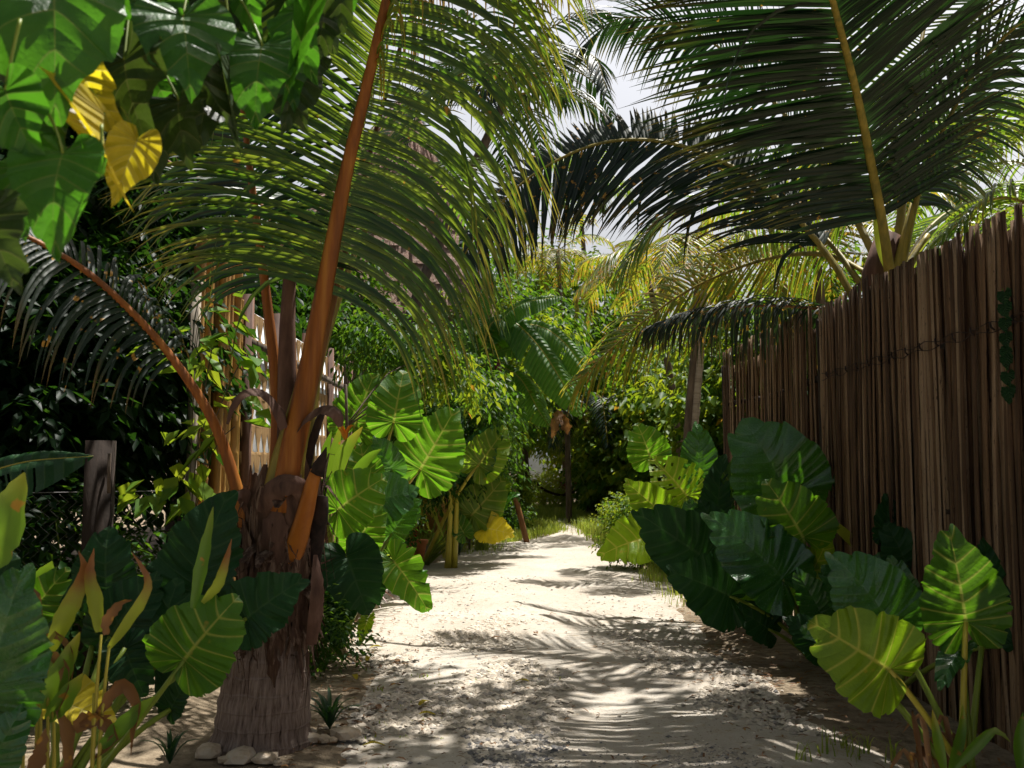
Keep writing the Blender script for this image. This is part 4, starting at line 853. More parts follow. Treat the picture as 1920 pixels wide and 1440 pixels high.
# canna clump with browning leaves
A = V((-1.75, 3.75, 0))
e = thing('canna_clump', A, 'clump of yellow-green canna leaves with curled brown tips, bottom left', 'plant')
D4 = 3.7
for pts, w_, mt, nm in (([P(90, 1230, D4), P(118, 1160, D4), P(150, 1090, D4), P(155, 1060, D4), P(147, 1034, D4)], .078, 'strap_tip', 'leaf'), ([P(186, 1185, D4), P(178, 1130, D4), P(166, 1075, D4), P(176, 1028, D4)], .06, 'strap_tip', 'leaf'),
                        ([P(205, 1215, D4), P(240, 1165, D4), P(268, 1120, D4), P(275, 1085, D4), P(246, 1034, D4)], .045, 'strap_tip', 'leaf'), ([P(380, 1130, 4.2), P(405, 1100, 4.2), P(415, 1075, 4.2), P(434, 1010, 4.2)], .05, 'strap_tip', 'leaf'),
                        ([P(362, 1140, 4.2), P(378, 1060, 4.2), P(400, 950, 4.2)], .06, 'strap_green', 'leaf'), ([P(-30, 1080, 3.4), P(10, 980, 3.4), P(46, 886, 3.4)], .16, 'strap_green', 'leaf'),
                        ([P(85, 1330, D4), P(115, 1260, D4), P(150, 1185, D4)], .09, 'strap_green', 'leaf'), ([P(60, 1120, 4), P(85, 1080, 4), P(98, 1052, 4)], .1, 'strap_green', 'leaf'), ([P(90, 1350, D4), P(130, 1300, D4), P(156, 1262, D4)], .08, 'strap_green', 'leaf'),
                        ([P(190, 1400, D4), P(250, 1340, D4), P(290, 1305, D4)], .07, 'strap_green', 'leaf'), ([P(75, 1240, D4), P(95, 1190, D4), P(125, 1205, D4), P(138, 1240, D4), P(134, 1285, D4)], .03, 'strap_brown', 'dead_leaf'),
                        ([P(72, 1225, D4), P(105, 1232, D4), P(124, 1258, D4), P(118, 1310, D4), P(92, 1360, D4)], .045, 'strap_brown', 'dead_leaf'), ([P(180, 1345, D4), P(228, 1283, D4), P(258, 1320, D4), P(252, 1370, D4), P(246, 1418, D4)], .055, 'strap_brown', 'dead_leaf'),
                        ([P(200, 1190, D4), P(200, 1165, D4), P(225, 1130, D4), P(248, 1125, D4)], .045, 'strap_brown', 'dead_leaf'), ([P(70, 1205, D4), P(68, 1130, D4), P(60, 1106, D4), P(48, 1108, D4)], .045, 'strap_brown', 'dead_leaf'),
                        ([P(110, 1330, D4), P(130, 1380, D4), P(128, 1440, D4), P(80, 1450, D4)], .06, 'strap_brown', 'dead_leaf'), ([P(60, 1460, 3.6), P(75, 1400, 3.6), P(85, 1365, 3.6)], .06, 'strap_brown', 'dead_leaf'), ([P(-5, 1445, 3.5), P(10, 1410, 3.5), P(30, 1440, 3.5)], .06, 'strap_brown', 'dead_leaf'),
                        ([P(150, 1360, D4), P(190, 1350, D4), P(215, 1385, D4), P(170, 1430, D4)], .06, 'strap_brown', 'dead_leaf'), ([P(140, 1370, D4), P(165, 1345, D4), P(210, 1340, D4)], .07, 'strap_brown', 'dead_leaf')):
    mb = MB(); ribbon(mb, pts, w_, n=(.2, -1, .1), seg=16, twist=.9 if mt != 'strap_green' else .1, ruf=.12 if mt != 'strap_brown' else .3); mb.build(nm, M[mt], e)
for x0, x1, y1 in ((78, 74, 1215), (92, 88, 1230), (168, 190, 1190), (178, 205, 1210), (105, 98, 1330), (42, 46, 1330), (172, 176, 1300), (70, 70, 1205)):
    mb = MB(); b = P(x0, 1470, D4); mb.tube(spline([V((b.x, b.y, -.02)), b.lerp(P(x1, y1, D4), .5), P(x1, y1, D4)], 8), [.011, .010, .009, .008, .008, .007, .006, .005], 6); mb.build('stem', M['stalk_y'], e)
# middle left, beside the palm
A = V((-1.5, 8.6, 0))
e = thing('elephant_ear_plant', A, 'dark elephant-ear plant just right of the palm trunk, one tattered leaf drooping over the sand', 'plant', 'elephant-ear plants left of the path')
L(e, A, (633, 956, 8.0), (716, 890, 7.9), (0, -1, .15), 1.3, 'blade_back', var=1, r=(.022, .011))
L(e, A, (706, 940, 8.8), (775, 914, 8.7), (.1, -.9, .3), 1.5, 'blade_top', var=2)
L(e, A, (650, 1042, 7.7), (688, 1150, 7.5), (0, -.9, .35), 1.15, 'blade_dark', var=0)
L(e, A, (738, 1052, 7.9), (808, 1138, 7.7), (.15, -.9, .3), .85, 'blade_back', kind='torn', var=2)
L(e, A, (612, 1150, 7.7), (640, 1215, 7.6), (0, -.9, .4), .8, 'blade_dark', var=4)
L(e, A, (660, 1130, 7.8), (612, 1180, 7.7), (0, -.8, .5), .9, 'blade_dark', var=5)
L(e, A, (625, 1080, 8.0), (602, 1020, 8.0), bk, 1.0, 'blade_dark', var=3)
L(e, A, (668, 1020, 8.5), (712, 945, 8.4), bk, 1.1, 'blade_back')
L(e, A, (735, 1000, 8.9), (775, 935, 8.8), (-.2, -.9, .3), 1.0, 'blade_top')
L(e, A, (640, 1120, 8.0), (668, 1050, 7.9), (0, -.9, .3), 1.0, 'blade_dark')
L(e, A, (690, 1110, 8.3), (722, 1060, 8.2), (.2, -.9, .3), 1.0, 'blade_dark')
L(e, A, (690, 1160, 7.9), (672, 1205, 7.8), (0, -.9, .3), .7, 'blade_lime', kind='torn', var=1)
A = V((-1.95, 12.6, 0))
e = thing('elephant_ear_plant', A, 'tall backlit elephant-ear plant with yellow stalks rising behind the palm', 'plant', 'elephant-ear plants left of the path')
L(e, A, (738, 792, 11.0), (756, 688, 10.9), bk, 1.15, 'blade_back', var=1, r=(.028, .014), smat='stalk_y')
L(e, A, (788, 880, 11.5), (854, 770, 11.4), (.1, -1, -.15), 1.2, 'blade_back', var=3, r=(.03, .016), smat='stalk_y')
L(e, A, (664, 800, 11.6), (700, 700, 11.5), bk, 1.15, 'blade_back', var=5, r=(.026, .013), smat='stalk_y')
L(e, A, (735, 880, 11), (700, 820, 10.9), bk, 1.0, 'blade_top', var=2)
L(e, A, (690, 900, 10.8), (672, 830, 10.7), bk, 1.1, 'blade_back', var=4)
L(e, A, (760, 960, 12.5), (740, 890, 12.4), up_, 1.1, 'blade_top', var=3)
L(e, A, (830, 840, 12.4), (866, 765, 12.4), bk, .7, 'blade_dark', var=2)
A = V((-1.35, 15.6, 0))
e = thing('elephant_ear_plant', A, 'elephant-ear plant with deeply ribbed yellow-green leaves on the sunny path edge', 'plant', 'elephant-ear plants left of the path')
L(e, A, (892, 874, 14.8), (915, 788, 14.7), (-.4, -.8, .3), 1.1, 'blade_top', var=0, r=(.03, .016))
L(e, A, (897, 872, 14.6), (955, 798, 14.5), (.2, -1, 0), 1.0, 'blade_lime', var=1, r=(.04, .02), smat='stalk_y')
L(e, A, (885, 965, 15.2), (948, 898, 15.1), bk, 1.1, 'blade_lime', var=2, r=(.024, .012), smat='stalk_y')
L(e, A, (900, 985, 15.5), (955, 915, 15.4), up_, .9, 'blade_top', var=3)
L(e, A, (910, 990, 15.2), (958, 998, 15.0), (0, -.9, .3), 1.3, 'blade_yellow', var=3)
L(e, A, (838, 905, 15), (822, 840, 14.9), bk, .9, 'blade_top', var=5)
L(e, A, (925, 940, 15.6), (948, 880, 15.5), bk, .9, 'blade_lime', var=5)
L(e, A, (862, 930, 15.4), (880, 870, 15.3), bk, .8, 'blade_top', var=4)
L(e, A, (860, 985, 15.3), (900, 930, 15.2), bk, .8, 'blade_lime', var=4)
L(e, A, (870, 1000, 15), (845, 955, 15), up_, .9, 'blade_back', var=5)
mb = MB()
for x0, x1, y1 in ((842, 846, 880), (852, 858, 905), (838, 848, 930)): mb.tube(spline([V((P(x0, 1030, 15).x, 15, -.04)), P(x1, y1, 15)], 5), [.045, .045, .04, .032, .02], 8)
mb.build('stem', M['stalk_y'], e)
# strap-leaved plants
def strap_clump(name, A, n, ln, w_, mat, label, cat='plant', spread=1.0, seg=8, bend=.5, group=None, stem=False, up=1):
    t = thing(name, V(A), label, cat, group)
    for i in range(n):
        a = 2 * PI * i * .382 + R.uniform(-.3, .3); d = V((math.cos(a), math.sin(a), 0)); tl = R.uniform(.3, 1) * spread; l = ln * R.uniform(.7, 1.1)
        b = V(A) + V((0, 0, .02 + (.25 * i / n * ln if stem else 0))); mb = MB()
        ribbon(mb, [b, b + d * l * .35 * tl + V((0, 0, l * .55 * up)), b + d * l * .8 * tl + V((0, 0, l * (1 - bend * tl) * .85 * up))], w_, n=-d + V((0, 0, .6)), seg=seg, prof='lance'); mb.build('leaf', M[mat], t)
    return t
strap_clump('agave', G(618, 1374), 19, .26, .028, 'strap_dark', 'dark spiky agave right of the palm base beside the grey rock', spread=1.3, bend=.2, group='small agaves around the palm base')
strap_clump('agave', G(516, 1392) + V((0, -.05, 0)), 13, .22, .026, 'strap_dark', 'small dark agave directly in front of the palm trunk', spread=1.1, bend=.2, group='small agaves around the palm base')
strap_clump('agave', G(437, 1392) + V((0, -.03, 0)), 11, .2, .026, 'strap_dark', 'dark agave at the left foot of the palm trunk', spread=1.0, bend=.2, group='small agaves around the palm base')
strap_clump('agave', G(318, 1440), 13, .19, .024, 'strap_dark', 'dark agave under the elephant-ear stalks near the bottom edge', spread=1.2, bend=.2, group='small agaves around the palm base')
strap_clump('variegated_strap_plant', V((-1.62, 15.7, .3)), 56, 1.15, .12, 'strap_lime', 'bushy plant of cream-edged strap leaves spilling over the terracotta pot', spread=1.35, bend=.75, stem=True)
strap_clump('cordyline', V((-1.6, 10.2, 0)), 34, .62, .055, 'strap_red', 'low dark red cordyline at the sandy path edge', spread=1.3, bend=.6)
strap_clump('strap_leaf_plant', V((-1.62, 10.7, .05)), 30, .8, .075, 'strap_lime', 'yellow-green strap plant between the red cordyline and the elephant-ears', spread=1.2, bend=.6)
strap_clump('ginger_seedling', G(832, 1052), 12, .42, .05, 'strap_lime', 'small yellow-green ginger seedling standing on the sand right of the pot', spread=.9, bend=.5, stem=True)
strap_clump('ginger_seedling', V((-1.25, 16.6, 0)), 14, .6, .06, 'strap_green', 'leafy ginger shoot beside the yellow-stalked elephant-ear', spread=1, bend=.5, stem=True)
strap_clump('ginger_seedling', V((-1.75, 14.8, 0)), 16, 1.0, .08, 'strap_green', 'upright ginger with pale leaf backs behind the small seedling', spread=.8, bend=.5, stem=True)
strap_clump('ginger_seedling', V((-.9, 16.9, 0)), 12, .4, .06, 'strap_dark', 'dark little ginger at the very edge of the grass', spread=1, bend=.6, stem=True)
# heliconia with orange flower
A = V((-1.75, 9.6, 0)); e = thing('heliconia', A, 'heliconia with an orange flower and upright pale-backed leaves behind the palm', 'plant')
for pts, w_ in (([P(628, 905, 9.4), P(645, 850, 9.4), P(680, 800, 9.4)], .15), ([P(618, 900, 9.5), P(628, 845, 9.5), P(640, 795, 9.5)], .11), ([P(650, 910, 9.6), P(690, 860, 9.6), P(716, 842, 9.6)], .12), ([P(610, 900, 9.7), P(610, 850, 9.7), P(622, 808, 9.7)], .1)):
    mb = MB(); ribbon(mb, pts, w_, n=(.1, -1, .1), seg=12, fold=.2); mb.build('leaf', M['strap_green'], e)
    mb = MB(); mb.tube(spline([A, V((A.x, A.y, .5)), pts[0]], 6), .012, 6); mb.build('stem', M['stalk'], e)
mb = MB(); mb.tube(spline([A, V((A.x + .05, A.y, .9)), P(646, 830, 9.4)], 8), .008, 6); mb.build('flower_stem', M['stalk'], e)
mb = MB()
for i in range(11):
    c = P(648, 822, 9.4); a = R.uniform(-1.2, 1.2); ribbon(mb, [c + V((0, 0, -.04 + i * .008)), c + V((math.sin(a) * .05, -.02, .04 + i * .008)), c + V((math.sin(a) * .1, -.03, .09 + i * .004))], .03, n=(0, -1, .2), seg=5)
mb.build('flower', M['flower'], e)
# ================================================================== LEFT: bamboo screen, woven wall, wire fence
XW = -2.5
bs = thing('bamboo_screen', V((XW, 8, 0)), 'row of tall sunlit golden bamboo poles standing beside the woven wall', 'bamboo screen')
def bamboo(y, x, h, r, tl):
    mb = MB(); pts, rad = [], []; z = -.05; nd = R.uniform(.28, .4)
    while z < h:
        for dz, k_ in ((0, .99), (nd - .035, .985), (nd - .02, 1.05), (nd - .012, 1.06)): pts.append(V((x + tl * (z + dz), y + tl * .6 * (z + dz), z + dz))); rad.append(r * k_)
        z += nd
    mb.tube(pts, rad, 10); return mb.build('bamboo_pole', M['bamboo'], bs)
for i, y in enumerate((7.88, 7.99, 8.11, 8.24, 8.37, 8.50, 8.62, 8.74, 8.86, 8.97)): bamboo(y, XW + R.uniform(-.03, .03) - (.06 if i < 3 else 0), R.uniform(3.0, 3.35), R.uniform(.036, .052), R.gauss(0, .008))
mb = MB(); mb.tube([V((XW - .07, 7.8, 2.7)), V((XW - .07, 9.05, 2.7))], .03, 8); mb.build('rail', M['bark'], bs)
pp = thing('post', V((XW - .02, 7.76, 0)), 'pale square post left of the golden bamboo poles', 'post'); mb = MB(); mb.box((XW - .02, 7.76, 1.45), .06, .07, 3.0); mb.build('shaft', M['pale_wood'], pp)
mb = MB(); mb.box((XW - .02, 7.76, 2.97), .08, .09, .04); mb.build('cap', M['pale_wood'], pp)
ww = thing('woven_wall', V((XW, 11, 0)), 'bamboo lattice wall with rows of white pointed gaps behind the palm', 'wall')
y0, y1 = 9.12, 15.0
for y in (9.14, 10.3, 11.8, 13.3, 14.9):
    mb = MB(); mb.box((XW + .02, y, 1.55), .10, .09, 3.15); mb.build('post', M['sheath'], ww)
for z in (.30, 1.42, 2.67):
    mb = MB(); mb.box((XW + .055, (y0 + y1) / 2, z), .04, y1 - y0, .07); mb.build('rail', M['bark'], ww)
mb = MB(); mb.box((XW - .012, (y0 + y1) / 2, 1.5), .02, y1 - y0, 3.0); mb.build('backing', M['white'], ww)
mb = MB(); rows = 11; ph = 3.0 / rows; wd = .25
y = y0 + .06
while y < y1 - .1:
    for q in range(rows):       # flat splints, broad at the top of each row and pointed below: white pointed gaps between them
        z1 = (q + 1) * ph - .01; rv = R.random(); lean = R.gauss(0, .012); e = R.uniform(.9, 1.1); b = len(mb.v)
        for zz, f_ in ((z1, 1.02), (z1 - ph * .22 * e, .92), (z1 - ph * .5 * e, .58), (z1 - ph * .86, .14), (z1 - ph * .9, 1.02), (z1 - ph * 1.0, 1.02)):
            for sx_ in (-1, 0, 1): mb.add((XW + .002 + (.012 if sx_ == 0 else 0), y + sx_ * wd * .5 * f_ + lean, zz), (zz / 3, rv))
        for i in range(5):
            a = b + i * 3; mb.face(a, a + 1, a + 4, a + 3); mb.face(a + 1, a + 2, a + 5, a + 4)
    y += wd
mb.build('woven_panel', M['splint'], ww)
# thatched house behind
hs = thing('thatched_house', V((-3.2, 23, 0)), 'house with a steep brown thatched roof half hidden behind the palm fronds', 'house')
mb = MB(); mb.box((-3.4, 23.2, 2.0), 4.4, 4.6, 4.1); mb.build('wall', M['bamboo'], hs)
mb = MB(); mb.box((-1.19, 23.0, 2.2), .04, 1.2, 1.3); wi = mb.build('window', M['charred'], hs)
mb = MB(); mb.box((-1.17, 23.0, 2.9), .08, 1.4, .08); mb.box((-1.17, 23.0, 1.5), .08, 1.4, .08); mb.build('frame', M['bark'], wi)
mb = MB(); LAY = 15; apex = V((-2.5, 23, 10.6)); ev = [V((-.15, 20.2, 4.3)), V((-.15, 26, 4.3)), V((-6.4, 26, 4.3)), V((-6.4, 20.2, 4.3))]
for sdx in range(4):
    a, b = ev[sdx], ev[(sdx + 1) % 4]; n_ = (b - a).cross(apex - a).normalized(); n_ = -n_ if n_.z < 0 else n_
    for q in range(LAY):
        t0, t1 = q / LAY, (q + 1.5) / LAY
        for i in range(44):
            u = (i + .5) / 44; m0 = a.lerp(b, u).lerp(apex, t0); m1 = a.lerp(b, u).lerp(apex, min(1, t1)); wv = (b - a) * (.55 / 44)
            dn = R.uniform(-.16, .05); up0 = m0 + (m0 - m1).normalized() * (.1 - dn) + n_ * R.uniform(.05, .12)
            f0, f1 = 1 - t0, 1 - min(1, t1)
            i0 = [mb.add(up0 - wv * f0 * 1.1, (0, 0)), mb.add(up0 + wv * f0 * 1.1, (0, 0)), mb.add(m1 + wv * f1 * 1.3, (1, 0)), mb.add(m1 - wv * f1 * 1.3, (1, 0))]; mb.face(*i0)
mb.build('roof', M['thatch'], hs)
wc = thing('white_cloth', P(880, 500, 18.5), 'white cloth hung among the branches in front of the thatched roof', 'cloth')
mb = MB(); n1_, n2_ = 16, 14
for i in range(n1_ + 1):
    for j in range(n2_ + 1):
        u, v_ = i / n1_, j / n2_; w_ = lerp(.24, .42, min(1, v_ * 1.6)) * (1 - .5 * max(0, v_ - .6))
        c = P(872 + 18 * v_, 452 + 72 * v_, 18.5); mb.add(c + V(((u - .5) * w_, .05 * math.sin(u * 11 + v_ * 2) - .12 * math.sin(PI * u), .04 * math.sin(u * 9) * (1 - v_) - .08 * abs(u - .5) + .05 * math.sin(u * 7 + 1) * v_)), (u, v_))
for i in range(n1_):
    for j in range(n2_): q = i * (n2_ + 1) + j; mb.face(q, q + 1, q + n2_ + 2, q + n2_ + 1)
mb.build('sheet', M['white'], wc); mb = MB(); mb.tube([V((P(884, 0, 18.55).x, 18.55, -.05)), P(884, 440, 18.55)], .018, 6); mb.build('pole', M['bark'], wc)
# chain-link fence with vines, low dark wall of growth
cf = thing('wire_fence', V((-3.4, 6.2, 0)), 'low chain-link wire fence overgrown with vines at the left', 'fence')
a, b = V((-4.7, 5.3, 0)), V((-2.42, 7.0, 0)); ln = (b - a).length; dr = (b - a).normalized(); nn = V((dr.y, -dr.x, 0)); mb = MB()
for i in range(int(ln / .055)):
    pts = []
    for q in range(25):
        s = i * .055 + (.0275 if q % 2 else -.0275); pts.append(a + dr * s + V((0, 0, .08 + q * .052)) + nn * (.006 if q % 2 else -.006))
    mb.tube(pts, .0028, 4, cap=False)
mb.build('mesh_wire', M['wire'], cf)
for s in (.1, 1.4):
    mb = MB(); q = a + dr * s; mb.tube([q - V((0, 0, .1)), q + V((0, 0, 1.42))], .022, 8); mb.build('post', M['wire'], cf)
mb = MB(); mb.tube([a + V((0, 0, 1.34)), b + V((0, 0, 1.34))], .004, 6); mb.build('rail', M['wire'], cf)
def custom(name, base, blobs, n, Ls, w_, mat, label, cat, hang=.6, nl=7, bark='bark', r0=.05, r1=.02, shell=.3, limbs=True, top=None):
    t = thing(name, V(base), label, cat); mb = MB(); crown_into(mb, blobs, n, Ls, w_, hang, nl, R, shell); mb.build('crown', M[mat], t)
    mb = MB(); top = V(top) if top else V((base[0], base[1], max(.2, min(bb[2] for bb in blobs))))
    limb(mb, [V(base) - V((0, 0, .08)), V(base).lerp(top, .5) + V((.04, 0, 0)), top], r0, r1, 8)
    if limbs:
        for bb in blobs: e_ = V(bb[:3]); limb(mb, [V(base).lerp(top, .8), top.lerp(e_, .5) + V((0, 0, .08)), e_], r1 * .7, .004, 5, 6)
    mb.build('trunk', M[bark], t); return t
def PB(x, y, d, rx, ry, rz): q = P(x, y, d); return (q.x, q.y, q.z, rx, ry, rz)
custom('climbing_vine', (-3.0, 6.75, 0), [(a + dr * s + V((0, 0, z)))[:] + (.35, .22, .3) for s in (.2, .7, 1.2, 1.7, 2.1) for z in (.35, .75, 1.15)] + [(a + dr * 2.6 + V((0, 0, 1.25)))[:] + (.2, .12, .2)], 1500, .075, .055, 'crown_dark', 'dark creeping vine covering the chain-link fence', 'vine', .7, 5, 'stalk', .012, .006)
wp = thing('post', V((-2.62, 6.25, 0)), 'dark old wooden post in the shade behind the wire fence', 'post'); q = P(187, 900, 6.25); mb = MB(); mb.box((q.x, 6.25, .8), .16, .14, 1.75, .2); mb.build('shaft', M['bark_dark'], wp)
mb = MB(); mb.tube([P(204, 925, 6.1), P(205, 850, 6.1)], .012, 6); mb.build('batten', M['bark'], wp)
bp = thing('banana_plant', V((-3.3, 5.5, 0)), 'dark broad banana leaf bending out of the shade at the left edge', 'plant')
banana_leaf(bp, [P(-140, 960, 5.6), P(-60, 905, 5.55), P(40, 868, 5.5), P(175, 855, 5.4)], .34, 'blade_dark', (.1, -.8, .6))
mb = MB(); limb(mb, [V((-3.3, 5.6, -.05)), V((-3.3, 5.6, 1.0)), P(-90, 925, 5.5)], .07, .02); mb.build('stem', M['stalk'], bp)
# sapling with big sunlit leaves before the bamboo screen
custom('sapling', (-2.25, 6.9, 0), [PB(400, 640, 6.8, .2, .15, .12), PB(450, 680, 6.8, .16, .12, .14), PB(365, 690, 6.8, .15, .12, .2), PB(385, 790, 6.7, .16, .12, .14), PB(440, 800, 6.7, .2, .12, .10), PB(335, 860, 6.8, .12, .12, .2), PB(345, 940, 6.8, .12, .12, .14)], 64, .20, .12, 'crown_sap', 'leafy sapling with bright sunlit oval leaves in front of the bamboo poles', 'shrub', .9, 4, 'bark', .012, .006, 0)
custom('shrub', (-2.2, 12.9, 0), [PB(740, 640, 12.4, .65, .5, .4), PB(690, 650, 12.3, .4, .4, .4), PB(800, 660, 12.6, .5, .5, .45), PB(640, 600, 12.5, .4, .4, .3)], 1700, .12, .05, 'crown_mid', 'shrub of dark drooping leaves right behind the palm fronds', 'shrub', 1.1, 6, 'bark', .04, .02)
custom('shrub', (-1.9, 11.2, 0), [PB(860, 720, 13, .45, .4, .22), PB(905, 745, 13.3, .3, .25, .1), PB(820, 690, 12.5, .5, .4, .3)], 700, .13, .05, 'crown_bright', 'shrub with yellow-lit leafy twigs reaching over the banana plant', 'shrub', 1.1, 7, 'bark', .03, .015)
# banana plant, centre
bp = thing('banana_plant', V((-.55, 18.2, 0)), 'banana plant with long arching leaves over the middle of the path', 'plant')
for pts, wd in (([P(915, 640, 18), P(940, 600, 17.9), P(985, 568, 17.7), P(1056, 556, 17.5)], .62), ([P(905, 650, 18), P(925, 605, 17.9), P(965, 606, 17.8), P(1010, 650, 17.6), P(1050, 710, 17.5), P(1090, 785, 17.4)], .8), ([P(915, 650, 18.1), P(955, 615, 18.1), P(1010, 612, 18), P(1060, 645, 17.9), P(1110, 715, 17.8)], .8),
                ([P(905, 690, 18), P(930, 664, 17.9), P(965, 654, 17.7), P(990, 664, 17.6)], .45), ([P(905, 720, 18.1), P(935, 690, 17.9), P(975, 710, 17.8), P(1010, 770, 17.7), P(1030, 800, 17.6)], .65), ([P(903, 740, 18.1), P(930, 735, 17.9), P(960, 765, 17.8), P(988, 810, 17.7)], .5), ([P(900, 690, 18.3), P(870, 670, 18.5), P(830, 690, 18.6), P(800, 740, 18.7)], .6), ([P(900, 670, 18.4), P(890, 610, 18.6), P(900, 560, 18.8), P(930, 520, 19)], .5)):
    banana_leaf(bp, pts, wd)
mb = MB(); limb(mb, [V((-.55, 18.3, -.05)), V((-.55, 18.3, 1.3)), P(905, 720, 18.2)], .13, .07, 10); mb.build('stem', M['stalk'], bp)
mb = MB(); mb.tube(spline([P(905, 690, 18.1), P(932, 672, 17.8), P(934, 684, 17.7)], 6), .02, 6); mb.tube(spline([P(934, 680, 17.7), P(935, 690, 17.7), P(935, 702, 17.7)], 6), [.03, .06, .075, .07, .04, .01], 8); mb.build('flower_bud', M['dark_red'], bp)
mb = MB()
for q in ([P(1050, 770, 17.9), P(1040, 800, 17.8), P(1035, 822, 17.8)], [P(1052, 780, 17.9), P(1060, 795, 17.8), P(1064, 815, 17.8)]): ribbon(mb, q, .22, n=(0, -1, .2), ruf=.4, fold=.4)
mb.build('dead_leaf', M['strap_brown'], bp)
# red post and terracotta pot
rpst = thing('post', V((-1.72, 16.4, 0)), 'red painted post standing behind the terracotta pot', 'post'); q = P(775, 930, 16.4)
mb = MB(); mb.box((q.x, 16.4, .72), .13, .13, 1.5, .1); mb.build('shaft', M['red_paint'], rpst); mb = MB(); mb.box((q.x, 16.4, 1.5), .17, .17, .07, .1); mb.build('cap', M['red_paint'], rpst)
mb = MB(); mb.box((q.x - .42, 16.6, .85), .10, .06, 1.5, .1, rot=Matrix.Rotation(.12, 3, 'Y')); mb.build('brace', M['red_paint'], rpst)
pot = thing('plant_pot', G(781, 1050), 'orange terracotta pot on the sand under the strap-leaved plant', 'pot'); c = pot.location; mb = MB()
mb.tube([c + V((0, 0, z)) for z in (0, .02, .26, .27, .33, .335, .30, .25)], [.10, .12, .165, .185, .19, .165, .155, .15], 20, cap=False); mb.build('body', M['terracotta'], pot)
mb = MB(); mb.tube([c + V((0, 0, .245)), c + V((0, 0, .25))], .152, 16); mb.build('soil', M['soil'], pot)
# leaning pole, hanging rope, far house
lpo = tag((lambda mb: (mb.tube(spline([V((P(988, 0, 20).x, 20, -.05)), P(962, 920, 20), P(936, 862, 20)], 8), [.06, .06, .058, .055, .052, .05, .048, .045], 8), mb.build('leaning_pole', M['rib_brown']))[1])(MB()), 'brown wooden pole leaning to the left beside the grassy end of the path', 'pole')
rope = MB(); rope.tube(spline([P(1000, 900, 30), P(1020, 918, 30), P(1050, 928, 30), P(1076, 922, 30), P(1092, 908, 30)], 16), .04, 6); tag(rope.build('hanging_branch', M['bark_dark']), 'bare curved branch sagging across the far end of the path', 'branch')
fh = thing('house', V((1.6, 47, 0)), 'pale blue house wall glimpsed beyond the far end of the path', 'house'); mb = MB(); mb.box((1.5, 47, 1.5), 2.6, 3, 3.1); mb.build('wall', M['plaster'], fh); mb = MB(); mb.box((1.5, 47, 3.15), 3.2, 3.6, .2); mb.build('roof', M['thatch'], fh)
# ================================================================== TREES AND SHRUBS
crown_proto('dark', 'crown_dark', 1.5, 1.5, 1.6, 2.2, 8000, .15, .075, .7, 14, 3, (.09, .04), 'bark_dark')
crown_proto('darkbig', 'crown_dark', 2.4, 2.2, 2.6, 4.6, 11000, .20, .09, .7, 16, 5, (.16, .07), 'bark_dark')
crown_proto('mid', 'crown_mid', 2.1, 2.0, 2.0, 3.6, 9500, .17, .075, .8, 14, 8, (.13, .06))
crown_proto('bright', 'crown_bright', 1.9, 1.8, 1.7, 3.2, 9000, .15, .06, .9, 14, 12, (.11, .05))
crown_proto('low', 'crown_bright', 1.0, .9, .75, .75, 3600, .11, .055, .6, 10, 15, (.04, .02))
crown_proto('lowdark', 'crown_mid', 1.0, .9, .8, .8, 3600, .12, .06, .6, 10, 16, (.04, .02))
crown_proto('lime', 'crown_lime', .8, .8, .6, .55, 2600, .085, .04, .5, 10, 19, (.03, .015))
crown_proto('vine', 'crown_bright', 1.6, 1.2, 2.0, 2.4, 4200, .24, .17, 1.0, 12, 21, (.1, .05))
DG, TG, SG = 'dark trees behind the left fence', 'trees behind the path', 'shrubs beside the path'
def T(key, px, d, s, label, cat='tree', group=TG, name='tree', sz=None):
    x = (px - CX) / F * d * .996; tree(key, (x, d, 0), s, R.uniform(0, 6.28), label, cat, group, name, sz)
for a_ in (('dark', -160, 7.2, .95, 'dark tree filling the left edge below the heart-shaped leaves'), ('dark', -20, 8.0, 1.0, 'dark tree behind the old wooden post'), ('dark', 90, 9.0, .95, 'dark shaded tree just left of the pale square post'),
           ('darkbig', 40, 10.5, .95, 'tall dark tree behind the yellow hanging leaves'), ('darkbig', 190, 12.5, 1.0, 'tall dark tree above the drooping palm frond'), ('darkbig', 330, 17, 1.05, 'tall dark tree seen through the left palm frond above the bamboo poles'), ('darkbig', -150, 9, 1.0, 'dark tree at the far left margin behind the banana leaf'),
           ('lowdark', 60, 6.6, .9, 'low dark bush behind the wire fence at the left edge'), ('lowdark', 150, 7.6, .7, 'low dark bush between the wire fence and the bamboo poles')): T(*a_[:4], a_[4], group=DG)
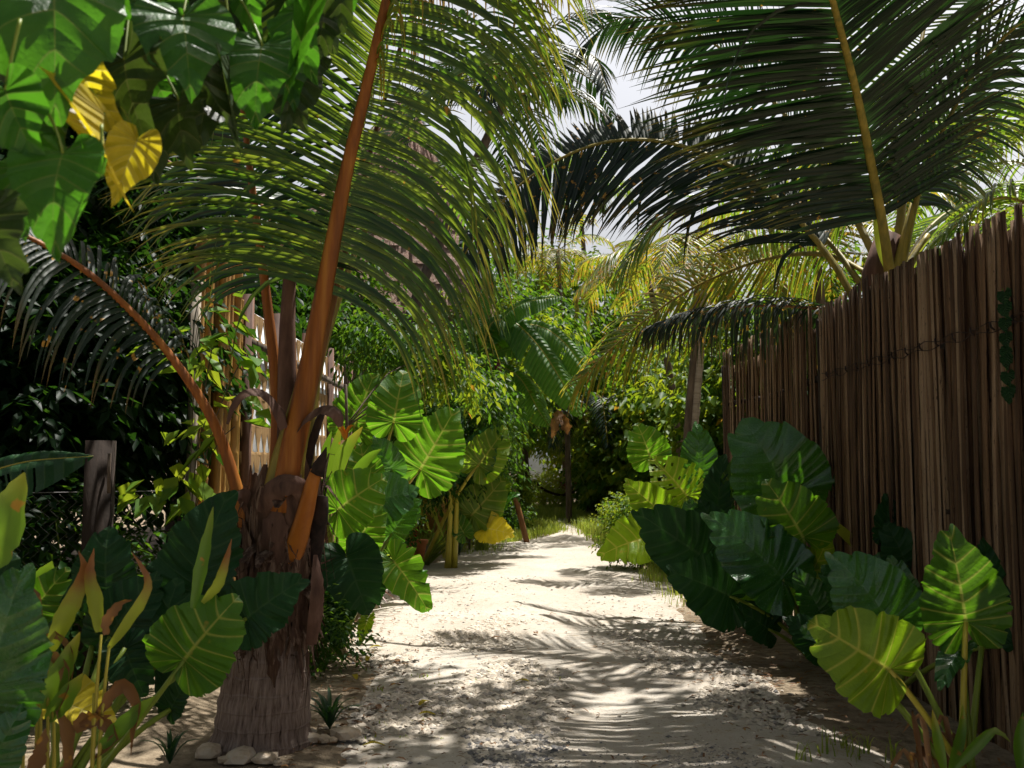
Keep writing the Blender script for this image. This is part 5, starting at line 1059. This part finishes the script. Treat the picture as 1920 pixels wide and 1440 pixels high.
for a_ in (('mid', 400, 19, 1.25, 'green tree rising behind the woven wall'), ('mid', 560, 20, 1.2, 'green tree behind the main orange frond stem'), ('darkbig', 560, 25, 1.3, 'tall tree at the back between the palm fronds and the thatched roof'), ('bright', 740, 17.6, .9, 'bright small-leaved tree between the palm and the banana plant'), ('bright', 880, 19.8, 1.12, 'bright-leaved tree in front of the thatched house'), ('mid', 930, 25, 1.35, 'green tree standing right of the white cloth'),
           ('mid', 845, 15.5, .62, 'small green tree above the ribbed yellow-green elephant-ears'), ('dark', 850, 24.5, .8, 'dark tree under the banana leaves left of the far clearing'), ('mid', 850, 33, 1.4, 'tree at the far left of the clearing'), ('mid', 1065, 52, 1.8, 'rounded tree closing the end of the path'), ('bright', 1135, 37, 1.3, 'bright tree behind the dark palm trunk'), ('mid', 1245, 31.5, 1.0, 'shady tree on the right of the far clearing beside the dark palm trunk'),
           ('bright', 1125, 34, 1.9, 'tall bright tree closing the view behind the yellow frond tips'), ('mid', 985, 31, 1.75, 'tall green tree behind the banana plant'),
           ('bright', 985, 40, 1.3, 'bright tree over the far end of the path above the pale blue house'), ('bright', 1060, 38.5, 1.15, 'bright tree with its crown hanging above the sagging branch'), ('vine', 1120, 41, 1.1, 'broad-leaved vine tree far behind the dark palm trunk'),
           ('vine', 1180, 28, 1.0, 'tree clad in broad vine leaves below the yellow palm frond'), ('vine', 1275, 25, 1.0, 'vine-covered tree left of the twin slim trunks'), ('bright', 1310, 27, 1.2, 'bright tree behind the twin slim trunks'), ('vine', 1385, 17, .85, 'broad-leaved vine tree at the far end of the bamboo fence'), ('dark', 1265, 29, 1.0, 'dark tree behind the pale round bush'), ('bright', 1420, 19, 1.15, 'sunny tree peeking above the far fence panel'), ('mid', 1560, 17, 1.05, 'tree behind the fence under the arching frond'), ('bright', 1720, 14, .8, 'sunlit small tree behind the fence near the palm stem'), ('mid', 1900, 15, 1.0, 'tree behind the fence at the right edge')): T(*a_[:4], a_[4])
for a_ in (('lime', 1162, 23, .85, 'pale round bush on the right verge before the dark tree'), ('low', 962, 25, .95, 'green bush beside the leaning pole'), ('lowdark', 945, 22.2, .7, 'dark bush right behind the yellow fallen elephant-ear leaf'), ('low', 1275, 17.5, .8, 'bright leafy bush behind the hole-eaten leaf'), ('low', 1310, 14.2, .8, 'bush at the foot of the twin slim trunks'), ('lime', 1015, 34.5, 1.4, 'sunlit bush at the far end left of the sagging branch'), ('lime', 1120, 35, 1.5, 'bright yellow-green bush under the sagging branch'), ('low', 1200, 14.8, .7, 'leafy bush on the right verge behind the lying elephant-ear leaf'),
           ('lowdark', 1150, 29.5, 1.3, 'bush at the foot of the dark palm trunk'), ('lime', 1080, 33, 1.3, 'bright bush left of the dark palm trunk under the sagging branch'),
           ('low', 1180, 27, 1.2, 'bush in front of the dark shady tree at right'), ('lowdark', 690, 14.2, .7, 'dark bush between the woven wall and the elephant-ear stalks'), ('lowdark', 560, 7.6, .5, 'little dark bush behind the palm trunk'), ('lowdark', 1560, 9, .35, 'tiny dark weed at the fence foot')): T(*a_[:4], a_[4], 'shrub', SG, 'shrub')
# twin slim trunks: areca palms behind the end of the fence
for (xb, xt, mt, r_, lab) in ((1300, 1314, 'bark_pale', .062, 'slim pale ringed palm trunk, right one of the pair beyond the fence'), (1287, 1303, 'bark', .055, 'slim brown palm trunk, left one of the pair beyond the fence')):
    b = V((P(xb, 850, 14.6).x, 14.6, 0)); ap = thing('areca_palm', b, lab, 'palm', 'slim palms beyond the fence'); top = P(xt + 4, 545, 14.6); mb = MB(); ps = spline([b - V((0, 0, .1)), P(xb, 850, 14.6), P(xt, 640, 14.6), top], 60); mb.tube(ps, [r_ * (1.12 if i % 3 == 0 else .98) for i in range(60)], 10); mb.build('trunk', M[mt], ap)
    for q in range(6):
        a = q * 1.05 + r_ * 20; d = V((math.cos(a), math.sin(a), 0)); frond(ap, [top, top + d * .5 + V((0, 0, .6)), top + d * 1.2 + V((0, 0, .6)), top + d * 1.8 + V((0, 0, 0))], (-d.y, d.x, 0), L=.6, n=30, droop=1.0, w=.04, mat='frond_yellow', seg=4, r=(.025, .006))
# distant palms
def far_palm(px, py, d, s, label, mat='frond_green', nf=13, lean=0, tr='bark'):
    top = P(px, py, d); b = V((top.x + lean, d, 0)); t = thing('coconut_palm', b, label, 'palm', 'distant palms'); mb = MB()
    limb(mb, [b - V((0, 0, .2)), b.lerp(top, .5) + V((lean * .22, 0, 0)), top], .13 * s, .07 * s, 9, 14); mb.build('trunk', M[tr], t)
    for q in range(nf):
        a = q * 2.4 + px; d_ = V((math.cos(a), math.sin(a), 0)); el = R.uniform(-.25, 1.1); l = 2.3 * s * R.uniform(.85, 1.1)
        p1 = top + (d_ * math.cos(el) + V((0, 0, math.sin(el)))) * l * .5; p2 = p1 + (d_ * math.cos(el - .7) + V((0, 0, math.sin(el - .7)))) * l * .4; p3 = p2 + (d_ * math.cos(el - 1.5) + V((0, 0, math.sin(el - 1.5)))) * l * .3
        frond(t, [top, p1, p2, p3], (-d_.y, d_.x, 0), L=.75 * s, n=34, droop=1.2, w=.055 * s, mat=mat, seg=4, r=(.035 * s, .008), start=.12, jit=.12)
far_palm(950, 180, 19, 1.2, 'tall palm behind the left palm, crown against the sky at top centre', 'frond_dark', 14, -2.6)
far_palm(1085, 345, 34, 1.0, 'small far palm in the sky gap under the arching frond', 'frond_green', 13, .5)
far_palm(1045, 470, 27, .7, 'distant palm with yellowed hanging fronds above the banana leaves', 'frond_yellow', 11, .3)
far_palm(1215, 520, 22, .9, 'yellowing palm behind the arching frond', 'frond_yellow', 11, .8)
far_palm(1800, 330, 15, 1.1, 'palm behind the fence at right with fronds against the sky', 'frond_green', 13, .5)
far_palm(1530, 470, 14, .9, 'low palm just behind the fence under the arching frond', 'frond_yellow', 12, .2)
tt = custom('tree', (6.6, 7.6, 0), [(1.0, 8.4, 9.2, .75, .7, .4), (1.9, 9.1, 9.3, .8, .8, .5), (1.7, 8.0, 9.2, .6, .5, .4), (1.0, 9.7, 9.0, .7, .7, .5), (2.7, 9.7, 9.1, .6, .7, .4), (3.6, 9.0, 9.1, .5, .5, .4)], 900, .24, .12, 'crown_mid', 'unseen broad-leaved tree added behind the fence, its crown above the frame shading the near path', 'tree', .7, 6, 'bark', .2, .1, 0, True, (6.2, 7.7, 7.6))  # unseen tree, added and shaped to cast broad shade on the near path
dp = thing('coconut_palm', V((2.35, 29, 0)), 'dark shaded palm trunk at the far right of the clearing with hanging dead fronds', 'palm'); top = P(1108, 800, 29); mb = MB(); limb(mb, [V((2.4, 29, -.1)), V((2.36, 29, 1.2)), top], .26, .2, 10); mb.build('trunk', M['bark_dark'], dp)
for q in range(12):
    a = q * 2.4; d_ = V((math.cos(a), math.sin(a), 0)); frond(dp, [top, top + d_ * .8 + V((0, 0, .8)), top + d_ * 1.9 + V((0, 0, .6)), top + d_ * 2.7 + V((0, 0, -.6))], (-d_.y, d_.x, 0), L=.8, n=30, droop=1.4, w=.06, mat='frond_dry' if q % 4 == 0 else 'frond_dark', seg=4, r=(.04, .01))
strap_clump('cordyline', V((1.85, 33, .4)), 22, 1.1, .12, 'strap_red', 'red-leaved cordyline in the far clearing beside the dark palm trunk', spread=1, bend=.5)
